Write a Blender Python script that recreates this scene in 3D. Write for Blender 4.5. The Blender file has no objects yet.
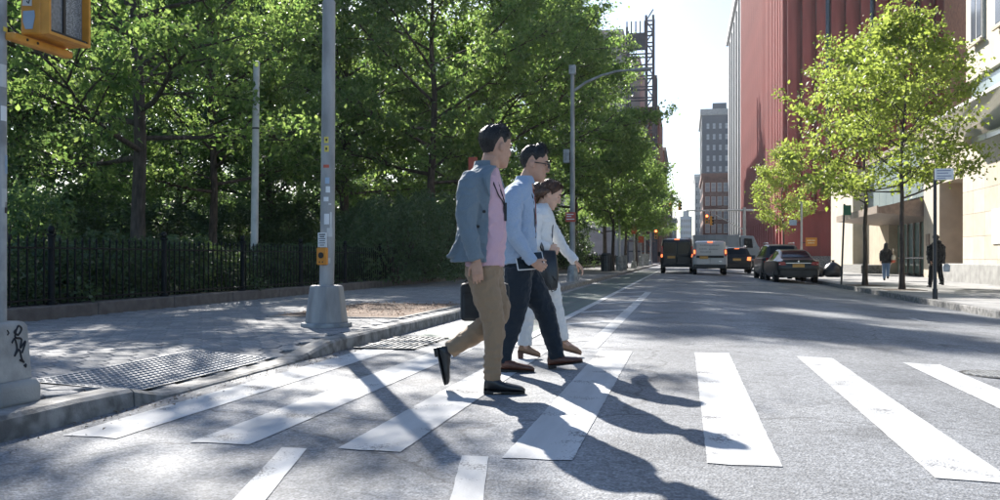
import bpy, math, random
import numpy as np
from mathutils import Vector, Matrix, noise

# ---------------------------------------------------------------- camera, sky, sun, exposure
SC = bpy.context.scene
COL = SC.collection
FPX, HOR, CAMH = 900.0, 258.0, 0.9           # focal length in px of a 1000 px frame, horizon row, eye height
YAW = math.atan(184 / 900)                    # the street runs along +Y; the camera looks left of it
FW = Vector((-math.sin(YAW), math.cos(YAW), 0))
RT = Vector((math.cos(YAW), math.sin(YAW), 0))
cam = bpy.data.cameras.new('camera')
cam.sensor_width = 36
cam.lens = 36 * FPX / 1000
cam.shift_y = (HOR - 250) / 1000
cam.clip_start, cam.clip_end = 0.05, 4000
camo = bpy.data.objects.new('camera', cam)
COL.objects.link(camo)
camo.location = (0, 0, CAMH)
camo.rotation_euler = (math.radians(90), 0, YAW)
SC.camera = camo

SUN_AZ, SUN_EL = math.radians(27.0), math.radians(30.5)      # azimuth measured from +Y towards -X
sun_dir = Vector((-math.sin(SUN_AZ) * math.cos(SUN_EL), math.cos(SUN_AZ) * math.cos(SUN_EL), math.sin(SUN_EL)))
world = bpy.data.worlds.new('World')
SC.world = world
world.use_nodes = True
wn = world.node_tree
wn.nodes.clear()
sky = wn.nodes.new('ShaderNodeTexSky')
sky.sky_type = 'NISHITA'
sky.sun_disc = False
sky.sun_elevation = SUN_EL
sky.sun_rotation = -SUN_AZ
sky.air_density, sky.dust_density, sky.ozone_density = 1.0, 0.9, 4.0
bg = wn.nodes.new('ShaderNodeBackground')
bg.inputs[1].default_value = 0.078
wo = wn.nodes.new('ShaderNodeOutputWorld')
wn.links.new(sky.outputs[0], bg.inputs[0])
wn.links.new(bg.outputs[0], wo.inputs[0])
sl = bpy.data.lights.new('sun', 'SUN')
sl.energy = 5.0
sl.angle = math.radians(0.53)
sl.color = (1.0, 0.95, 0.88)
slo = bpy.data.objects.new('sun', sl)
COL.objects.link(slo)
slo.rotation_euler = (-sun_dir).to_track_quat('-Z', 'Y').to_euler()
slo.location = (-10, 20, 30)
SC.view_settings.view_transform = 'Standard'
SC.view_settings.look = 'None'
SC.view_settings.gamma = 1.0
SC.view_settings.use_curve_mapping = False
SC.view_settings.exposure = 1.32
HAZE = 0.00018
SC.render.engine = 'CYCLES'
SC.cycles.max_bounces = 7
SC.cycles.diffuse_bounces = 3
SC.cycles.glossy_bounces = 3
SC.cycles.transmission_bounces = 5
SC.cycles.transparent_max_bounces = 8
SC.cycles.volume_bounces = 0
SC.cycles.caustics_reflective = False
SC.cycles.caustics_refractive = False
SC.cycles.sample_clamp_indirect = 6
SC.cycles.use_denoising = True

# ---------------------------------------------------------------- helpers
def at(u, v, d):
    """world point seen at pixel (u, v) of the 1000x500 photograph, d metres along the view axis"""
    return FW * d + RT * ((u - 500) / FPX * d) + Vector((0, 0, CAMH + (HOR - v) / FPX * d))

def xy(u, d):
    p = at(u, HOR, d)
    return p.x, p.y

KERB_L, KERB_R = -3.27, 5.75
def road_z(x):
    t = min(max((x - 0.6) / (KERB_R - 0.6), 0), 1)
    return -0.23 * t ** 1.15
SW_L, SW_R = 0.12, road_z(KERB_R) + 0.14

class MB:
    def __init__(s):
        s.v, s.f = [], []
    def add(s, vs, fs):
        o = len(s.v)
        s.v += [tuple(p) for p in vs]
        s.f += [tuple(i + o for i in f) for f in fs]
        return s
    def box(s, x0, x1, y0, y1, z0, z1):
        return s.add([(x0, y0, z0), (x1, y0, z0), (x1, y1, z0), (x0, y1, z0), (x0, y0, z1), (x1, y0, z1), (x1, y1, z1), (x0, y1, z1)],
                     [(0, 3, 2, 1), (4, 5, 6, 7), (0, 1, 5, 4), (1, 2, 6, 5), (2, 3, 7, 6), (3, 0, 4, 7)])
    def obox(s, c, ax, ay, az):
        c, ax, ay, az = map(Vector, (c, ax, ay, az))
        P = [c + ax * i + ay * j + az * k for k in (-1, 1) for (i, j) in ((-1, -1), (1, -1), (1, 1), (-1, 1))]
        return s.add(P, [(0, 3, 2, 1), (4, 5, 6, 7), (0, 1, 5, 4), (1, 2, 6, 5), (2, 3, 7, 6), (3, 0, 4, 7)])
    def loft(s, rings, caps=True, closed=True):
        n = len(rings[0])
        vs = [p for r in rings for p in r]
        fs = []
        for i in range(len(rings) - 1):
            for j in range(n if closed else n - 1):
                k = (j + 1) % n
                fs.append((i * n + j, i * n + k, (i + 1) * n + k, (i + 1) * n + j))
        if caps and closed:
            fs.append(tuple(reversed(range(n))))
            fs.append(tuple(range((len(rings) - 1) * n, len(rings) * n)))
        return s.add(vs, fs)
    def tube(s, pts, rad, n=8, caps=True, ref=None):
        pts = [Vector(p) for p in pts]
        if not isinstance(rad, (list, tuple)):
            rad = [rad] * len(pts)
        rings, nrm = [], None
        for i, p in enumerate(pts):
            t = (pts[min(i + 1, len(pts) - 1)] - pts[max(i - 1, 0)])
            if t.length < 1e-9:
                t = Vector((0, 0, 1))
            t.normalize()
            if nrm is None:
                a = Vector(ref) if ref is not None else Vector((0, 1, 0)) if abs(t.y) < 0.9 else Vector((1, 0, 0))
                nrm = (a - t * a.dot(t)).normalized()
            else:
                nrm = (nrm - t * nrm.dot(t)).normalized()
            b = t.cross(nrm)
            r = rad[i]
            ra, rb = r if isinstance(r, (list, tuple)) else (r, r)
            rings.append([p + nrm * (math.cos(q) * ra) + b * (math.sin(q) * rb) for q in [2 * math.pi * k / n for k in range(n)]])
        return s.loft(rings, caps)
    def ell(s, c, ax, ay, az, nu=14, nv=9):
        c, ax, ay, az = map(Vector, (c, ax, ay, az))
        rings = []
        for i in range(1, nv):
            th = math.pi * i / nv
            rings.append([c - az * math.cos(th) + (ax * math.cos(q) + ay * math.sin(q)) * math.sin(th) for q in [2 * math.pi * k / nu for k in range(nu)]])
        return s.loft(rings, True)
    def prism(s, poly, axis, a, b):
        """poly: 2-D outline, extruded along axis 'x','y' or 'z' from a to b"""
        def mk(p, t):
            return {'x': (t, p[0], p[1]), 'y': (p[0], t, p[1]), 'z': (p[0], p[1], t)}[axis]
        n = len(poly)
        return s.add([mk(p, a) for p in poly] + [mk(p, b) for p in poly],
                     [tuple(reversed(range(n))), tuple(range(n, 2 * n))] + [(i, (i + 1) % n, n + (i + 1) % n, n + i) for i in range(n)])
    def mesh(s, name, mat=None, smooth=False):
        me = bpy.data.meshes.new(name)
        me.from_pydata(s.v, [], s.f)
        me.update()
        import bmesh
        bm = bmesh.new(); bm.from_mesh(me)
        bmesh.ops.recalc_face_normals(bm, faces=bm.faces)
        bm.to_mesh(me); bm.free()
        if mat:
            me.materials.append(mat)
        if smooth:
            me.shade_smooth()
            try:
                me.set_sharp_from_angle(angle=math.radians(smooth if smooth is not True else 40))
            except Exception:
                pass
        return me
    def build(s, name, mat=None, parent=None, smooth=False, loc=(0, 0, 0), rot=0.0, bevel=0):
        o = bpy.data.objects.new(name, s.mesh(name, mat, smooth))
        COL.objects.link(o)
        o.parent = parent
        o.location = loc
        o.rotation_euler = (0, 0, rot)
        if bevel:
            m = o.modifiers.new('bevel', 'BEVEL'); m.width = bevel; m.segments = 2; m.limit_method = 'ANGLE'
        return o

def inst(name, me, parent=None, loc=(0, 0, 0), rot=0.0, scale=None):
    o = bpy.data.objects.new(name, me)
    COL.objects.link(o)
    o.parent = parent; o.location = loc; o.rotation_euler = (0, 0, rot)
    if scale:
        o.scale = scale
    return o

def tag(o, label=None, cat=None, group=None, kind=None):
    if label: o['label'] = label
    if cat: o['category'] = cat
    if group: o['group'] = group
    if kind: o['kind'] = kind
    return o

def thing(name, label, cat, loc=(0, 0, 0), rot=0.0, group=None):
    o = bpy.data.objects.new(name, None)
    COL.objects.link(o)
    o.empty_display_size = 0.2
    o.location = loc; o.rotation_euler = (0, 0, rot)
    return tag(o, label, cat, group)

def remesh(name, mb, voxel, mat, parent=None, loc=(0, 0, 0), smooth=3):
    """union of overlapping lofts as one continuous skin"""
    me = mb.mesh(name)
    o = bpy.data.objects.new(name, me)
    COL.objects.link(o)
    m = o.modifiers.new('r', 'REMESH'); m.mode = 'VOXEL'; m.voxel_size = voxel
    if smooth:
        q = o.modifiers.new('s', 'SMOOTH'); q.iterations = smooth; q.factor = 0.5
    dg = bpy.context.evaluated_depsgraph_get()
    m2 = bpy.data.meshes.new_from_object(o.evaluated_get(dg))
    bpy.data.objects.remove(o)
    bpy.data.meshes.remove(me)
    m2.materials.clear()
    m2.materials.append(mat)
    m2.shade_smooth()
    m2.name = name
    o = bpy.data.objects.new(name, m2)
    COL.objects.link(o)
    o.parent = parent
    o.location = loc
    return o

def catmull(pts, n):
    """resample tuples (floats) smoothly"""
    P = np.array(pts, float)
    m = len(P)
    out = []
    for k in range(n):
        t = k / (n - 1) * (m - 1)
        i = min(int(t), m - 2); f = t - i
        p0, p1, p2, p3 = P[max(i - 1, 0)], P[i], P[i + 1], P[min(i + 2, m - 1)]
        out.append(0.5 * (2 * p1 + (p2 - p0) * f + (2 * p0 - 5 * p1 + 4 * p2 - p3) * f * f + (3 * p1 - p0 - 3 * p2 + p3) * f ** 3))
    return out

# ---------------------------------------------------------------- materials
def newmat(name):
    m = bpy.data.materials.new(name); m.use_nodes = True
    nt = m.node_tree
    return m, nt, nt.nodes['Principled BSDF']

def mat(name, col, rough=0.7, var=0.15, scale=8.0, bump=0.0, bscale=60.0, metal=0.0, spec=0.5, col2=None, detail=5.0, spread=(0.35, 0.65), coat=0.0, stretch=None):
    """plain procedural surface: two tones mixed by noise, with optional fine relief"""
    m, nt, b = newmat(name)
    N, L = nt.nodes, nt.links
    tc = N.new('ShaderNodeTexCoord')
    src = tc.outputs['Object']
    if stretch:
        mp = N.new('ShaderNodeMapping'); mp.inputs['Scale'].default_value = stretch
        L.new(src, mp.inputs[0]); src = mp.outputs[0]
    nz = N.new('ShaderNodeTexNoise'); nz.inputs['Scale'].default_value = scale; nz.inputs['Detail'].default_value = detail
    L.new(src, nz.inputs['Vector'])
    rp = N.new('ShaderNodeMapRange'); rp.inputs[1].default_value, rp.inputs[2].default_value = spread
    L.new(nz.outputs['Fac'], rp.inputs[0])
    mx = N.new('ShaderNodeMix'); mx.data_type = 'RGBA'
    c2 = col2 or tuple(c * (1 - var) for c in col)
    c1 = col if col2 else tuple(min(1, c * (1 + var)) for c in col)
    mx.inputs[6].default_value = (*c1, 1); mx.inputs[7].default_value = (*c2, 1)
    L.new(rp.outputs[0], mx.inputs[0])
    L.new(mx.outputs[2], b.inputs['Base Color'])
    b.inputs['Roughness'].default_value = rough
    b.inputs['Metallic'].default_value = metal
    b.inputs['Specular IOR Level'].default_value = spec
    if coat:
        b.inputs['Coat Weight'].default_value = coat; b.inputs['Coat Roughness'].default_value = 0.05
    if bump:
        n2 = N.new('ShaderNodeTexNoise'); n2.inputs['Scale'].default_value = bscale; n2.inputs['Detail'].default_value = 4
        L.new(src, n2.inputs['Vector'])
        bp = N.new('ShaderNodeBump'); bp.inputs['Strength'].default_value = bump; bp.inputs['Distance'].default_value = 0.02
        L.new(n2.outputs['Fac'], bp.inputs['Height']); L.new(bp.outputs[0], b.inputs['Normal'])
    return m

def asphalt_mat():
    m, nt, b = newmat('asphalt')
    N, L = nt.nodes, nt.links
    tc = N.new('ShaderNodeTexCoord')
    def nz(s, d=4, stretch=None):
        n = N.new('ShaderNodeTexNoise'); n.inputs['Scale'].default_value = s; n.inputs['Detail'].default_value = d
        if stretch:
            mp = N.new('ShaderNodeMapping'); mp.inputs['Scale'].default_value = stretch
            L.new(tc.outputs['Object'], mp.inputs[0]); L.new(mp.outputs[0], n.inputs['Vector'])
        else:
            L.new(tc.outputs['Object'], n.inputs['Vector'])
        return n
    big = nz(0.5, 6); lane = nz(1.0, 3, (1.1, 0.06, 1)); fine = nz(75, 3)
    vo = N.new('ShaderNodeTexVoronoi'); vo.inputs['Scale'].default_value = 85
    L.new(tc.outputs['Object'], vo.inputs['Vector'])
    r1 = N.new('ShaderNodeValToRGB'); r1.color_ramp.elements[0].position = 0.3; r1.color_ramp.elements[1].position = 0.7
    r1.color_ramp.elements[0].color = (0.20, 0.209, 0.222, 1); r1.color_ramp.elements[1].color = (0.265, 0.273, 0.284, 1)
    L.new(big.outputs['Fac'], r1.inputs[0])
    def mul(a, fac_sock, lo, hi, a0=0.3, a1=0.7):
        mr = N.new('ShaderNodeMapRange'); mr.inputs[1].default_value = a0; mr.inputs[2].default_value = a1
        mr.inputs[3].default_value = lo; mr.inputs[4].default_value = hi
        L.new(fac_sock, mr.inputs[0])
        x = N.new('ShaderNodeVectorMath'); x.operation = 'SCALE'
        L.new(a, x.inputs[0]); L.new(mr.outputs[0], x.inputs['Scale'])
        return x.outputs[0]
    c = mul(r1.outputs[0], lane.outputs['Fac'], 0.86, 1.12)
    c = mul(c, fine.outputs['Fac'], 0.62, 1.38)
    sp = N.new('ShaderNodeTexVoronoi'); sp.inputs['Scale'].default_value = 42
    L.new(tc.outputs['Object'], sp.inputs['Vector'])
    sepc = N.new('ShaderNodeSeparateColor'); L.new(sp.outputs['Color'], sepc.inputs[0])
    c = mul(c, sepc.outputs[0], 0.78, 1.3, 0.0, 1.0)
    # long thin cracks
    cr = N.new('ShaderNodeTexVoronoi'); cr.feature = 'DISTANCE_TO_EDGE'; cr.inputs['Scale'].default_value = 0.32
    wv = N.new('ShaderNodeTexNoise'); wv.inputs['Scale'].default_value = 2.5; wv.inputs['Detail'].default_value = 5
    L.new(tc.outputs['Object'], wv.inputs['Vector'])
    ad = N.new('ShaderNodeMixRGB'); ad.blend_type = 'ADD'; ad.inputs[0].default_value = 0.5
    L.new(tc.outputs['Object'], ad.inputs[1]); L.new(wv.outputs['Color'], ad.inputs[2])
    L.new(ad.outputs[0], cr.inputs['Vector'])
    c = mul(c, cr.outputs['Distance'], 0.55, 1.0, 0.0, 0.007)
    st = nz(1.3, 7); c = mul(c, st.outputs['Fac'], 0.72, 1.0, 0.33, 0.47)
    wt = N.new('ShaderNodeTexWave'); wt.wave_type = 'BANDS'; wt.bands_direction = 'X'; wt.inputs['Scale'].default_value = 0.175; wt.inputs['Distortion'].default_value = 1.5; wt.inputs['Detail'].default_value = 2; wt.inputs['Detail Scale'].default_value = .3
    L.new(tc.outputs['Object'], wt.inputs['Vector'])
    c = mul(c, wt.outputs['Fac'], 0.88, 1.06, 0.0, 1.0)
    L.new(c, b.inputs['Base Color'])
    b.inputs['Roughness'].default_value = 0.75
    b.inputs['Specular IOR Level'].default_value = 0.2
    bp = N.new('ShaderNodeBump'); bp.inputs['Strength'].default_value = 0.55; bp.inputs['Distance'].default_value = 0.006
    L.new(vo.outputs['Distance'], bp.inputs['Height']); L.new(bp.outputs[0], b.inputs['Normal'])
    return m

def paint_mat(name, col, wear=0.5):
    """road paint: worn through to asphalt in speckles"""
    m, nt, b = newmat(name)
    N, L = nt.nodes, nt.links
    tc = N.new('ShaderNodeTexCoord')
    n1 = N.new('ShaderNodeTexNoise'); n1.inputs['Scale'].default_value = 3.0; n1.inputs['Detail'].default_value = 6
    n2 = N.new('ShaderNodeTexNoise'); n2.inputs['Scale'].default_value = 90; n2.inputs['Detail'].default_value = 2
    for n in (n1, n2): L.new(tc.outputs['Object'], n.inputs['Vector'])
    ad = N.new('ShaderNodeMath'); ad.operation = 'MULTIPLY_ADD'; ad.inputs[1].default_value = 0.55
    L.new(n2.outputs['Fac'], ad.inputs[0]); L.new(n1.outputs['Fac'], ad.inputs[2])
    mr = N.new('ShaderNodeMapRange'); mr.inputs[1].default_value = 0.98 - 0.18 * wear; mr.inputs[2].default_value = 1.08 - 0.18 * wear
    L.new(ad.outputs[0], mr.inputs[0])
    dirt = N.new('ShaderNodeMix'); dirt.data_type = 'RGBA'
    dirt.inputs[6].default_value = (*[c * 0.86 for c in col], 1); dirt.inputs[7].default_value = (*col, 1)
    L.new(n1.outputs['Fac'], dirt.inputs[0])
    mx = N.new('ShaderNodeMix'); mx.data_type = 'RGBA'
    L.new(mr.outputs[0], mx.inputs[0]); L.new(dirt.outputs[2], mx.inputs[6]); mx.inputs[7].default_value = (0.15, 0.15, 0.155, 1)
    tm = N.new('ShaderNodeTexNoise'); tm.inputs['Scale'].default_value = 1.0; tm.inputs['Detail'].default_value = 5
    mpp = N.new('ShaderNodeMapping'); mpp.inputs['Scale'].default_value = (5, .5, 1); L.new(tc.outputs['Object'], mpp.inputs[0]); L.new(mpp.outputs[0], tm.inputs['Vector'])
    tr = N.new('ShaderNodeMapRange'); tr.inputs[1].default_value = .35; tr.inputs[2].default_value = .65; tr.inputs[3].default_value = .80; tr.inputs[4].default_value = 1.06; L.new(tm.outputs['Fac'], tr.inputs[0])
    sc_ = N.new('ShaderNodeVectorMath'); sc_.operation = 'SCALE'; L.new(mx.outputs[2], sc_.inputs[0]); L.new(tr.outputs[0], sc_.inputs['Scale'])
    L.new(sc_.outputs[0], b.inputs['Base Color'])
    b.inputs['Roughness'].default_value = 0.7
    b.inputs['Specular IOR Level'].default_value = 0.2
    bp = N.new('ShaderNodeBump'); bp.inputs['Strength'].default_value = 0.3; bp.inputs['Distance'].default_value = 0.004
    L.new(n2.outputs['Fac'], bp.inputs['Height']); L.new(bp.outputs[0], b.inputs['Normal'])
    return m

def leaf_mat(name, c1, c2, t1, t2, mixf=0.5):
    m, nt, b = newmat(name)
    N, L = nt.nodes, nt.links
    g = N.new('ShaderNodeNewGeometry')
    def mixc(a, bb):
        x = N.new('ShaderNodeMix'); x.data_type = 'RGBA'
        x.inputs[6].default_value = (*a, 1); x.inputs[7].default_value = (*bb, 1)
        L.new(g.outputs['Random Per Island'], x.inputs[0]); return x.outputs[2]
    L.new(mixc(c1, c2), b.inputs['Base Color'])
    b.inputs['Roughness'].default_value = 0.5
    b.inputs['Specular IOR Level'].default_value = 0.35
    tr = N.new('ShaderNodeBsdfTranslucent'); L.new(mixc(t1, t2), tr.inputs[0])
    ms = N.new('ShaderNodeMixShader'); ms.inputs[0].default_value = mixf
    L.new(b.outputs[0], ms.inputs[1]); L.new(tr.outputs[0], ms.inputs[2])
    L.new(ms.outputs[0], N['Material Output'].inputs[0])
    return m

def emis(name, col, s):
    m, nt, b = newmat(name)
    b.inputs['Base Color'].default_value = (*col, 1)
    b.inputs['Emission Color'].default_value = (*col, 1); b.inputs['Emission Strength'].default_value = s
    return m

def glass_mat(name, col=(0.05, 0.07, 0.08), rough=0.06, trans=0.0):
    m, nt, b = newmat(name)
    b.inputs['Base Color'].default_value = (*col, 1); b.inputs['Roughness'].default_value = rough
    b.inputs['Transmission Weight'].default_value = trans
    b.inputs['Specular IOR Level'].default_value = 0.8
    return m

M = {
    'asphalt': asphalt_mat(),
    'white_paint': paint_mat('white_paint', (0.58, 0.59, 0.595), 0.5),
    'worn_paint': paint_mat('worn_paint', (0.52, 0.53, 0.54), 0.9),
    'green_paint': paint_mat('green_paint', (0.13, 0.19, 0.165), 1.25),
    'concrete': mat('concrete', (0.33, 0.325, 0.31), 0.85, 0.2, 2.5, 0.25, 70),
    'granite': mat('granite', (0.23, 0.225, 0.215), 0.8, 0.45, 9, 0.3, 90, detail=9),
    'plinth': mat('plinth', (0.135, 0.118, 0.108), 0.85, 0.25, 6, 0.3, 60),
    'soil': mat('soil', (0.10, 0.075, 0.055), 0.95, 0.4, 12, 0.8, 40),
    'grass': mat('grass', (0.05, 0.085, 0.03), 0.95, 0.4, 6, 0.8, 50),
    'iron': mat('iron', (0.008, 0.010, 0.011), 0.6, 0.2, 20, spec=0.2),
    'galv': mat('galv', (0.33, 0.325, 0.315), 0.6, 0.3, 5, 0.08, 40, metal=0.1, detail=9, stretch=(1, 1, 0.3)),
    'grimy': mat('grimy', (0.34, 0.345, 0.34), 0.7, 0.3, 6, 0.12, 50, metal=0.1),
    'dark_metal': mat('dark_metal', (0.03, 0.032, 0.035), 0.5, 0.2, 12),
    'bark': mat('bark', (0.075, 0.058, 0.047), 0.95, 0.4, 14, 0.9, 30, stretch=(1, 1, 0.25)),
    'bark_red': mat('bark_red', (0.085, 0.060, 0.048), 0.95, 0.4, 14, 0.9, 30, stretch=(1, 1, 0.25)),
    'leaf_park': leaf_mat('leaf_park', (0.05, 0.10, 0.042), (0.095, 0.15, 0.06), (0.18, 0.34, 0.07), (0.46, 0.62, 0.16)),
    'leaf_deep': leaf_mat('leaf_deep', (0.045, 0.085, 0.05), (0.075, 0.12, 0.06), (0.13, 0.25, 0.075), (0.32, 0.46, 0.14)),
    'leaf_street': leaf_mat('leaf_street', (0.085, 0.13, 0.028), (0.13, 0.18, 0.045), (0.33, 0.45, 0.06), (0.56, 0.66, 0.14)),
    'leaf_shrub': leaf_mat('leaf_shrub', (0.055, 0.095, 0.05), (0.10, 0.15, 0.075), (0.10, 0.17, 0.05), (0.18, 0.26, 0.08), 0.35),
    'signal_yellow': mat('signal_yellow', (0.62, 0.27, 0.035), 0.5, 0.12, 10),
    'orange': mat('orange', (0.66, 0.25, 0.025), 0.5, 0.1, 10),
    'black': mat('black', (0.012, 0.012, 0.013), 0.5, 0.1, 10),
    'rubber': mat('rubber', (0.016, 0.016, 0.017), 0.8, 0.2, 20),
    'white': mat('white', (0.74, 0.74, 0.73), 0.5, 0.05, 5),
    'offwhite': mat('offwhite', (0.55, 0.55, 0.53), 0.6, 0.1, 8),
    'red_sign': mat('red_sign', (0.50, 0.09, 0.05), 0.5, 0.1, 8),
    'green_sign': mat('green_sign', (0.03, 0.16, 0.10), 0.5, 0.1, 8),
    'blue_sign': mat('blue_sign', (0.30, 0.40, 0.52), 0.5, 0.1, 8),
    'yellow_mark': mat('yellow_mark', (0.70, 0.55, 0.10), 0.6, 0.1, 8),
    'ink': mat('ink', (0.015, 0.015, 0.018), 0.6, 0.1, 8),
    'chrome': mat('chrome', (0.6, 0.6, 0.6), 0.2, 0.05, 8, metal=1.0),
    'glass': glass_mat('glass'),
    'pane': glass_mat('pane', (0.10, 0.13, 0.15), 0.05),
}
def struct(o):
    return tag(o, kind='structure')
# ---------------------------------------------------------------- ground, road, pavements
rnd = random.Random(5)
g = MB().add([(-900, -900, -0.6), (900, -900, -0.6), (900, 1200, -0.6), (-900, 1200, -0.6)], [(0, 1, 2, 3)])
struct(g.build('ground', M['asphalt']))
r = MB()
xs = [-60, -30, -12, KERB_L - 0.4, -2, 0, 0.6] + [0.6 + (KERB_R - 0.6) * k / 12 for k in range(1, 13)] + [8, 15, 40, 80]
ys = [-60, -20, 0, 3, 6, 9, 12, 20, 40, 80, 140, 400, 1100]
vs = [(x, y, road_z(x)) for y in ys for x in xs]
nx = len(xs)
r.add(vs, [(j * nx + i, j * nx + i + 1, (j + 1) * nx + i + 1, (j + 1) * nx + i) for j in range(len(ys) - 1) for i in range(nx - 1)])
struct(r.build('road', M['asphalt'], smooth=True))

def stripe(name, x0, x1, y0, y1, m, parent, skew=0.0, lift=0.004, segs=1):
    """painted marking laid on the cambered road, with slightly ragged ends"""
    b = MB(); n = 3 if x1 - x0 < 0.6 else 6
    rows = []
    for k in range(segs + 1):
        y = y0 + (y1 - y0) * k / segs
        row = []
        for i in range(n + 1):
            x = x0 + (x1 - x0) * i / n
            jy = rnd.uniform(-0.012, 0.012) if k in (0, segs) else 0
            row.append((x + (rnd.uniform(-.0025, .0025) if i in (0, n) else 0), y + skew * i / n + jy, road_z(x) + lift))
        rows.append(row)
    b.loft(rows, caps=False, closed=False)
    return b.build(name, m, parent)

cw = thing('crosswalk', 'broad white bar crossing painted on the grey road', 'crosswalk', (0, 0, 0))
for x in (-3.08, -2.36, -1.60, -0.80, 0.10, 1.02, 1.94, 2.86, 3.78, 4.70):
    stripe('bar', x, x + 0.315, 4.0 + rnd.uniform(-.04, .04), 8.72 + rnd.uniform(-.03, .03), M['white_paint'], cw, segs=60)
bl = thing('bicycle_lane_marking', 'white double line with slanted hatching beside the faded green bicycle lane', 'road marking', (0, 0, 0))
stripe('lane_line', -1.0, -0.84, 8.95, 24.2, M['white_paint'], bl, segs=8)
stripe('lane_line', -1.78, -1.66, 8.95, 95, M['white_paint'], bl, segs=20, lift=0.008)
for k in range(6):
    stripe('hatch_bar', -1.66, -1.0, 8.95 + k * 2.85, 9.34 + k * 2.85, M['white_paint'], bl, skew=0.85)
stripe('green_surface', KERB_L + 0.28, -1.72, 9.6, 60, M['green_paint'], bl, segs=10)
dl = thing('guide_lines', 'pair of short narrow white lines in front of the crossing', 'road marking')
for x, k_ in ((-1.865, .25), (-0.99, .19)):
    b = MB()
    b.loft([[(x + k_ * (3.97 - y_) + o_ + rnd.uniform(-.002, .002), y_, .004) for o_ in (0, .042, .084, .125)] for y_ in [0.9 + 3.07 * q / 30 for q in range(31)]], caps=False, closed=False)
    b.build('guide_line', M['white_paint'], dl)
pk = thing('parking_marking', 'small white parking bracket by the far kerb', 'road marking')
stripe('tick', 3.75, 5.35, 15.6, 15.72, M['worn_paint'], pk)
stripe('tick_end', 3.75, 3.86, 15.72, 16.5, M['worn_paint'], pk)
mh = thing('manhole_cover', 'round iron manhole cover at the far end of the crossing', 'manhole', (2.55, 8.15, road_z(2.55) + .004))
mh.scale = (.85, .85, 1)
b = MB().tube([(0, 0, -0.02), (0, 0, 0.008)], 0.34, 28); b.build('rim', M['dark_metal'], mh)
b = MB()
for i in range(-6, 7):
    for j in range(-6, 7):
        if i * i + j * j < 38: b.box(i * .046 - .014, i * .046 + .014, j * .046 - .014, j * .046 + .014, 0.008, 0.013)
tag(b.build('stud', M['grimy'], mh), kind='stuff')

# left pavement --------------------------------------------------------------
FENCE_X = -8.1
def kerb_h(y):
    """kerb height along the left pavement: it dips to the street at the ramp"""
    for a, ha, c, hc in ((-99, .12, 4.75, .12), (4.75, .12, 5.35, .02), (5.35, .02, 7.0, .02), (7.0, .02, 8.3, .12), (8.3, .12, 9999, .12)):
        if a <= y <= c:
            t = (y - a) / (c - a); t = t * t * (3 - 2 * t)
            return ha + (hc - ha) * t
def pave_z(x, y):
    k = kerb_h(y); t = min(max((KERB_L - 0.2 - x) / 1.3, 0), 1)
    return k + (SW_L - k) * t
swl = MB()
xs = [KERB_L - 0.18 - 0.13 * k for k in range(11)] + [-5.5, -6.5, FENCE_X + 0.1]
ys = [-14, -4, 1, 3, 4, 4.7] + [4.8 + .15 * k for k in range(26)] + [9, 12, 20, 40, 80, 140, 300]
vs = [(x, y, pave_z(x, y) - 0.02) for y in ys for x in xs]
nx = len(xs)
swl.add(vs, [(j * nx + i, j * nx + i + 1, (j + 1) * nx + i + 1, (j + 1) * nx + i) for j in range(len(ys) - 1) for i in range(nx - 1)])
swl = struct(swl.build('sidewalk', mat('joint_sand', (0.14, 0.138, 0.135), 0.95, 0.2, 20)))

paver_m = []
for k, c in enumerate(((0.25, 0.25, 0.255), (0.215, 0.217, 0.222), (0.29, 0.288, 0.287))):
    paver_m.append(mat('paver_%d' % k, c, 0.85, 0.22, 25, 0.35, 90))
hexm = []
hs = 0.1155                                          # hexagon block, 0.2 m across flats
for m_ in paver_m:
    b = MB(); rr = hs - 0.004
    lo = [(rr * math.sin(math.pi / 3 * k), rr * math.cos(math.pi / 3 * k), -0.02) for k in range(6)]
    hi = [(x * .96, y * .96, 0.0) for x, y, _ in lo]
    mid = [(x, y, -0.005) for x, y, _ in lo]
    b.loft([lo, mid, hi]); hexm.append(b.mesh('paver', m_))
TREE_PIT = (-5.35, -3.62, 11.1, 14.6)
TACT = (-4.25, -3.5, 5.15, 7.25)
far = [MB(), MB(), MB()]
cells = []
row = 0; y = 2.0
while y < 44:
    x = FENCE_X + 0.25 + (0.1 if row % 2 else 0)
    while x < KERB_L - 0.25:
        inpit = TREE_PIT[0] + .06 < x < TREE_PIT[1] - .06 and TREE_PIT[2] + .06 < y < TREE_PIT[3] - .06
        intac = TACT[0] + .1 < x < TACT[1] - .1 and TACT[2] + .1 < y < TACT[3] - .1
        if not inpit and not intac: cells.append((x, y))
        x += 0.2
    y += 0.2 * math.sin(math.pi / 3); row += 1
def inview(x, y):
    d = -x * math.sin(YAW) + y * math.cos(YAW); rr_ = x * math.cos(YAW) + y * math.sin(YAW)
    if d < 1: return None
    u = 500 + 900 * rr_ / d
    return d if -5 < u < 1005 else None
vis = sorted([(inview(x, y), x, y) for x, y in cells if inview(x, y)])
near = set((x, y) for _, x, y in vis[:300])
for x, y in cells:
    z = pave_z(x, y) + rnd.uniform(-.0025, .0025); k = rnd.choice((0, 0, 1, 1, 2))
    if (x, y) in near:
        o_ = inst('paver', hexm[k], swl, (x, y, z))
        o_.rotation_euler = (math.atan2(pave_z(x, y + .1) - pave_z(x, y - .1), .2), -math.atan2(pave_z(x + .1, y) - pave_z(x - .1, y), .2), 0)
    else:
        m0 = hexm[k]
        far[k].add([(q.co.x + x, q.co.y + y, q.co.z + z - pave_z(x, y) + pave_z(q.co.x + x, q.co.y + y)) for q in m0.vertices], [tuple(p.vertices) for p in m0.polygons])
for k in range(3):
    tag(far[k].build('paver_field', paver_m[k], swl), kind='stuff')

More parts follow.
